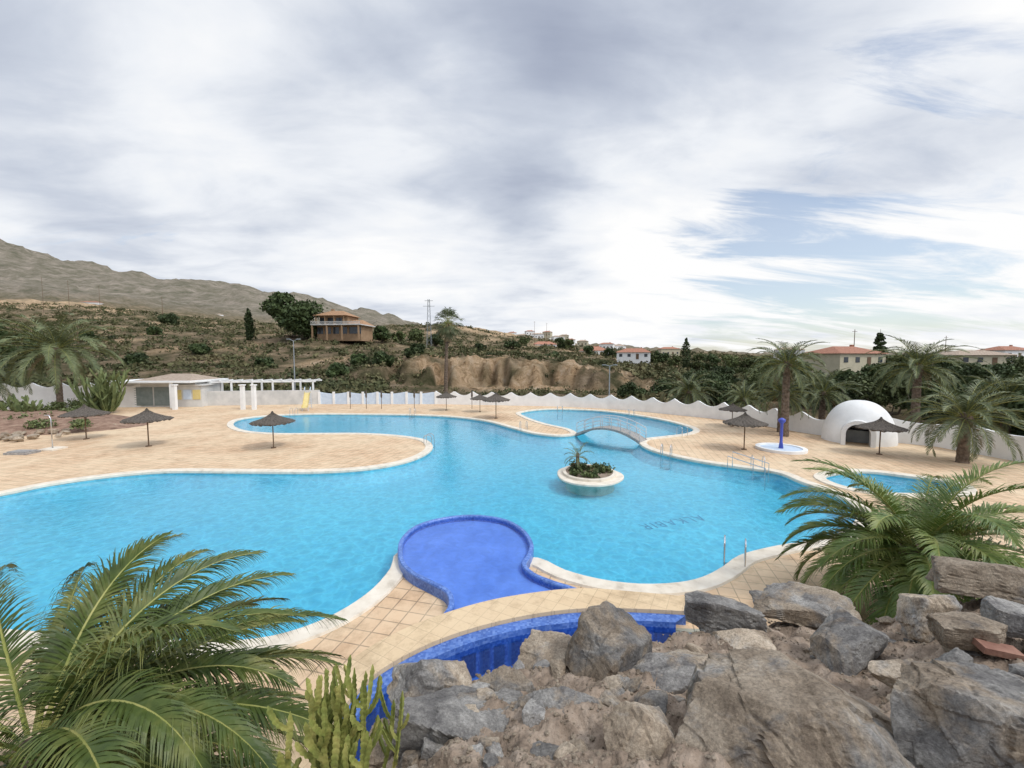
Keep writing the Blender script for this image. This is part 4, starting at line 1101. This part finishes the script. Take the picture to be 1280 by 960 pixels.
def lamp(px, D, topy):
    x = (px-640)/FPX*D; z = -0.3; h = H+(HOR-topy)/FPX*D-z
    r = thing('street_lamp', 'tall slim grey lamp post behind the wall', 'lamp post', (x, D, z), group='lamp posts')
    mb = MB(); mb.tube([(0,0,0),(0,0,h*0.97)], [0.09, 0.05], 8); mb.make('pole', M['grey'], r)
    mb = MB(); mb.tube([(-0.5,0,h),(0,0,h*0.97),(0.5,0,h)], 0.04, 6); mb.box(-0.65,0,h,0.4,0.2,0.1); mb.box(0.65,0,h,0.4,0.2,0.1); mb.make('lamp_head', M['grey'], r)
lamp(368, 53, 424); lamp(762, 47, 456)
D = 160; x = (537-640)/FPX*D; z = zT(x, D)
py_ = thing('power_pylon', 'steel lattice electricity pylon on the ridge', 'pylon', (x, D, z)); h = H+(HOR-375)/FPX*D-z
mb = MB()
for sx in (-1, 1):
    for sy in (-1, 1): mb.tube([(sx*0.9, sy*0.9, 0), (sx*0.3, sy*0.3, h)], 0.06, 4)
for k in range(10):
    z0 = h*k/10; z1_ = h*(k+1)/10; w0 = 0.9-0.6*k/10; w1 = 0.9-0.6*(k+1)/10
    mb.tube([(-w0,-w0,z0),(w1,-w1,z1_)], 0.03, 4); mb.tube([(w0,w0,z0),(-w1,w1,z1_)], 0.03, 4)
mb.make('tower', M['grey'], py_)
for zz, w in ((h*0.97, 1.6), (h*0.86, 2.2)): boxpart('crossarm', 'grey', py_, 0,0,zz,w*2,0.14,0.14)
for px, D, t in [(92,260,352),(60,300,348),(207,220,372),(668,300,402),(683,300,404),(1066,120,412),(1180,150,420),(100,120,398),(130,300,358)]:
    x = (px-640)/FPX*D; z = zT(x, D); h = H+(HOR-t)/FPX*D-z
    r = thing('utility_pole', 'thin wooden utility pole on the distant hillside', 'utility pole', (x, D, z), group='utility poles')
    mb = MB(); mb.tube([(0,0,-1),(0,0,h)], [0.13, 0.08], 6); mb.make('pole', M['wood'], r)
    boxpart('crossarm', 'wood', r, 0,0,h-0.6,1.4,0.1,0.1)

# ------------------------------------------------------------ houses
def house(px, D, w, d, h, wallm, roofm, label, rot=0.0, storeys=1, basey=None, roofh=1.5, hip=True, detail=True, group='distant houses'):
    x = (px-640)/FPX*D; z = zT(x, D) if basey is None else H+(HOR-basey)/FPX*D
    r = thing('house', label, 'house', (x, D, z), group=group, rot=rot)
    boxpart('wall', wallm, r, 0,0,h/2-1.5,w,d,h+3)
    mb = MB(); ov = 0.5; X = w/2+ov; Y = d/2+ov; k = d*0.45 if hip else 0.0
    mb.v += [(-X,-Y,h),(X,-Y,h),(X,Y,h),(-X,Y,h),(-X+k,0,h+roofh),(X-k,0,h+roofh)]
    mb.f += [(0,1,5,4),(1,2,5),(2,3,4,5),(3,0,4),(3,2,1,0)]; mb.m += [0]*5
    mb.box(w*0.22, 0.4, h+roofh*0.9, 0.6, 0.6, 1.2)
    mb.make('roof', M[roofm], r)
    if detail:
        n = max(2, int(w/3.2))
        for s in range(storeys):
            for i in range(n):
                wx = -w/2+w*(i+0.5)/n; zz = 1.6+s*2.9
                if s == 0 and i == n//2: boxpart('door', 'wood', r, wx, -d/2-0.03, 1.1, 1.1, 0.08, 2.2)
                else: boxpart('window', 'glass', r, wx, -d/2-0.03, zz, 1.2, 0.08, 1.2)
    return r
house(1053, 98, 13.5, 9, 3.0, 'plaster_cream', 'roof', 'cream bungalow with terracotta tiled roof on the hillside', rot=0.25, basey=458, roofh=1.7)
house(1213, 112, 13, 9, 2.8, 'plaster_cream', 'roof_tan', 'long low house with tan tiled roof behind trees', rot=-0.15, basey=457, roofh=1.3)
house(742, 235, 14, 9, 3.0, 'white', 'roof', 'white house with red tiled roof on the ridge', rot=0.3, basey=445, roofh=2.4)
house(792, 172, 13, 8, 2.8, 'white', 'roof', 'white cottage with red tiled roof on the ridge', rot=-0.35, basey=449, roofh=1.7)
house(680, 300, 16, 9, 3.0, 'white', 'roof', 'white house with red roof below the ridge', rot=0.2, basey=436, roofh=2.2)
house(1255, 150, 12, 8, 3.2, 'white', 'roof', 'white house with red roof among trees', rot=0.1, basey=449)
for i, (px, D, w, y) in enumerate([(652,480,11,424),(662,520,10,419),(672,470,12,423),(684,500,9,420),(697,480,12,426),(712,460,10,430),(728,440,10,432),(640,500,8,421),(240,420,14,406),(258,430,12,408),(275,600,14,398),(120,480,16,384),(705,520,10,424),(758,400,12,436),(772,420,12,438),(835,300,12,444),(985,240,12,447)]):
    house(px, D, w*1.1, 8, 4.5, 'white' if i % 3 else 'plaster_cream', 'roof' if i % 2 else 'roof_tan', 'small pale house on the far ridge', rot=(i*0.7) % 1-0.5, basey=y, roofh=1.4)
D = 142; x = (433-640)/FPX*D
vl = thing('villa', 'two storey orange brown villa with white balconies on the hillside', 'villa', (x, D, H+(HOR-419)/FPX*D), rot=-0.12)
vl.scale = (0.93, 0.93, 0.98)
mb = MB(); mb.box(0,0,0.4,16.5,9,5.2); mb.box(-2.5,0.6,4.75,10.5,8,3.0); mb.make('wall', M['plaster_tan'], vl)
boxpart('balcony', 'offwhite', vl, 0.2,-1.4,3.1,18.5,11.8,0.3)
mb = MB()
for i in range(40): mb.box(-8.8+i*0.46, -7.2, 3.65, 0.14, 0.1, 0.8)
mb.box(0.2,-7.2,4.1,18.4,0.16,0.12); mb.make('balustrade', M['offwhite'], vl)
for xx in (-8.5,-3,2.5,8.6): boxpart('column', 'plaster_tan', vl, xx,-7.0,0.5,0.45,0.45,4.9)
for xx in (-8,-4.6,-1.2,2.4): boxpart('column', 'plaster_tan', vl, xx,-5.4,4.75,0.3,0.3,3.0)
mb = MB(); X0,X1,Y0,Y1,z0 = -9,3.6,-6,5.2,6.27
mb.v += [(X0,Y0,z0),(X1,Y0,z0),(X1,Y1,z0),(X0,Y1,z0),(X0+4,-0.4,z0+2.0),(X1-4,-0.4,z0+2.0)]
mb.f += [(0,1,5,4),(1,2,5),(2,3,4,5),(3,0,4),(3,2,1,0)]; mb.m += [0]*5
X0,X1,Y0,Y1,z0 = 2.9,9.2,-4.6,4.8,3.3
b0 = len(mb.v); mb.v += [(X0,Y0,z0),(X1,Y0,z0),(X1,Y1,z0),(X0,Y1,z0),(X0,0,z0+1.8),(X1-2.4,0,z0+1.8)]
mb.f += [tuple(b0+i for i in f) for f in [(0,1,5,4),(1,2,5),(2,3,4,5),(3,0,4)]]; mb.m += [0]*4
mb.make('roof', M['roof_orange'], vl)
for xx in (-7,-4,-1,2,5,7.2): boxpart('window', 'glass', vl, xx,-4.54,1.3,2.2,0.1,2.2)
for xx in (-6.6,-3.6,-0.4): boxpart('window', 'glass', vl, xx,-3.44,4.6,2.2,0.1,2.1)
boxpart('chimney', 'plaster_tan', vl, -5.5,1.5,8.0,1.0,1.0,2.2)

# ------------------------------------------------------------ sky & sun
sun_dir = Vector((0.55, -0.35, 0.85)).normalized()
el = math.asin(sun_dir.z); rot = math.atan2(sun_dir.x, sun_dir.y)
w = bpy.data.worlds.new('World'); scene.world = w; w.use_nodes = True
nt = w.node_tree; nt.nodes.clear()
out = N(nt, 'ShaderNodeOutputWorld')
sky = N(nt, 'ShaderNodeTexSky'); sky.sky_type = 'NISHITA'; sky.sun_disc = False; sky.sun_elevation = el; sky.sun_rotation = rot
bg1 = N(nt, 'ShaderNodeBackground'); bg1.inputs['Strength'].default_value = 0.15
nt.links.new(sky.outputs[0], bg1.inputs['Color'])
tc = N(nt, 'ShaderNodeTexCoord'); sp = N(nt, 'ShaderNodeSeparateXYZ'); nt.links.new(tc.outputs['Generated'], sp.inputs[0])
def mth(op, a, b=None, c=None, clamp=False):
    n = N(nt, 'ShaderNodeMath'); n.operation = op; n.use_clamp = clamp
    for i, v in enumerate((a, b, c)):
        if v is None: continue
        if isinstance(v, (int, float)): n.inputs[i].default_value = v
        else: nt.links.new(v, n.inputs[i])
    return n.outputs[0]
zc = mth('ADD', mth('MAXIMUM', sp.outputs[2], 0.0), 0.20)
cx = mth('DIVIDE', sp.outputs[0], zc); cy = mth('DIVIDE', sp.outputs[1], zc)
cb = N(nt, 'ShaderNodeCombineXYZ'); nt.links.new(cx, cb.inputs[0]); nt.links.new(cy, cb.inputs[1])
def wn(scale, det, rough, dist, off, stretch=(1,1), rz=0.6, lac=2.13):
    mp = N(nt, 'ShaderNodeMapping'); mp.inputs['Location'].default_value = off; mp.inputs['Scale'].default_value = (stretch[0], stretch[1], 1)
    mp.inputs['Rotation'].default_value = (0.35, 0.2, rz)
    nt.links.new(cb.outputs[0], mp.inputs['Vector'])
    n = N(nt, 'ShaderNodeTexNoise'); n.inputs['Scale'].default_value = scale; n.inputs['Detail'].default_value = det
    n.inputs['Roughness'].default_value = rough; n.inputs['Distortion'].default_value = dist; n.inputs['Lacunarity'].default_value = lac
    nt.links.new(mp.outputs[0], n.inputs['Vector']); return n.outputs['Fac']
def blob(px, py, rad, amp):
    d = ray(px, py).normalized()
    vm = N(nt, 'ShaderNodeVectorMath'); vm.operation = 'DOT_PRODUCT'; vm.inputs[1].default_value = d
    nt.links.new(tc.outputs['Generated'], vm.inputs[0])
    mr = N(nt, 'ShaderNodeMapRange'); mr.interpolation_type = 'SMOOTHERSTEP'
    mr.inputs['From Min'].default_value = math.cos(math.radians(rad)); mr.inputs['From Max'].default_value = 1.0
    mr.inputs['To Min'].default_value = 0; mr.inputs['To Max'].default_value = amp
    nt.links.new(vm.outputs['Value'], mr.inputs['Value']); return mr.outputs['Result']
n1 = wn(0.75, 8, 0.48, 0.2, (3.1, 1.7, 0.37), rz=0.5); n2 = wn(2.4, 7, 0.52, 0.35, (7.7, 4.2, 1.63), (0.7, 1.3), rz=-0.5)
v = mth('ADD', mth('MULTIPLY', n1, 0.66), mth('MULTIPLY', n2, 0.34))
v = mth('MULTIPLY_ADD', mth('SUBTRACT', v, 0.5), 1.5, 0.60)
for bspec in [(420,170,26,0.21),(40,40,36,0.07),(480,10,28,-0.13),(1130,320,42,0.26),(860,140,28,-0.10),(110,270,28,-0.10),(640,350,30,0.10)]:
    v = mth('ADD', v, blob(*bspec))
cr = ramp(nt, [(0.30, (0.36,0.405,0.52)), (0.45, (0.46,0.51,0.62)), (0.58, (0.61,0.66,0.755)), (0.72, (0.85,0.88,0.93)), (0.86, (1.0,1.0,1.0))])
nt.links.new(v, cr.inputs['Fac'])
ds = N(nt, 'ShaderNodeVectorMath'); ds.operation = 'DOT_PRODUCT'; ds.inputs[1].default_value = sun_dir
nt.links.new(tc.outputs['Generated'], ds.inputs[0])
mr = N(nt, 'ShaderNodeMapRange'); mr.interpolation_type = 'SMOOTHERSTEP'; mr.inputs['From Min'].default_value = 0.6; mr.inputs['From Max'].default_value = 1
mr.inputs['To Min'].default_value = 1.0; mr.inputs['To Max'].default_value = 3.2
nt.links.new(ds.outputs['Value'], mr.inputs['Value'])
bg2 = N(nt, 'ShaderNodeBackground'); nt.links.new(cr.outputs['Color'], bg2.inputs['Color']); nt.links.new(mr.outputs['Result'], bg2.inputs['Strength'])
n3 = wn(1.9, 9, 0.6, 0.5, (1.2, 9.1, 0.71), (0.45, 1.8), rz=0.12)
gv_ = mth('ADD', mth('SUBTRACT', n3, 0.66), mth('ADD', blob(1180, 350, 30, 0.15), blob(950, 390, 22, 0.15)))
gap = N(nt, 'ShaderNodeMapRange'); gap.inputs['From Min'].default_value = 0.0; gap.inputs['From Max'].default_value = 0.18
gap.inputs['To Min'].default_value = 0; gap.inputs['To Max'].default_value = 0.7; gap.interpolation_type = 'SMOOTHSTEP'
nt.links.new(gv_, gap.inputs['Value'])
ms = N(nt, 'ShaderNodeMixShader'); nt.links.new(gap.outputs['Result'], ms.inputs[0]); nt.links.new(bg2.outputs[0], ms.inputs[1]); nt.links.new(bg1.outputs[0], ms.inputs[2])
nt.links.new(ms.outputs[0], out.inputs['Surface'])

sd = bpy.data.lights.new('sun', 'SUN'); sd.energy = 1.5; sd.angle = math.radians(10); sd.color = (1.0, 0.93, 0.83)
so = bpy.data.objects.new('sun', sd); COL.objects.link(so); so.rotation_euler = (-sun_dir).to_track_quat('-Z', 'Y').to_euler()

cam = bpy.data.cameras.new('camera'); co = bpy.data.objects.new('camera', cam); COL.objects.link(co)
cam.sensor_width = 36; cam.lens = FPX/1280*36; cam.clip_start = 0.05; cam.clip_end = 20000
co.location = (0, 0, H); co.rotation_euler = (math.pi/2-TH, 0, 0)
scene.camera = co
scene.view_settings.view_transform = 'Standard'; scene.view_settings.look = 'None'; scene.view_settings.exposure = 0
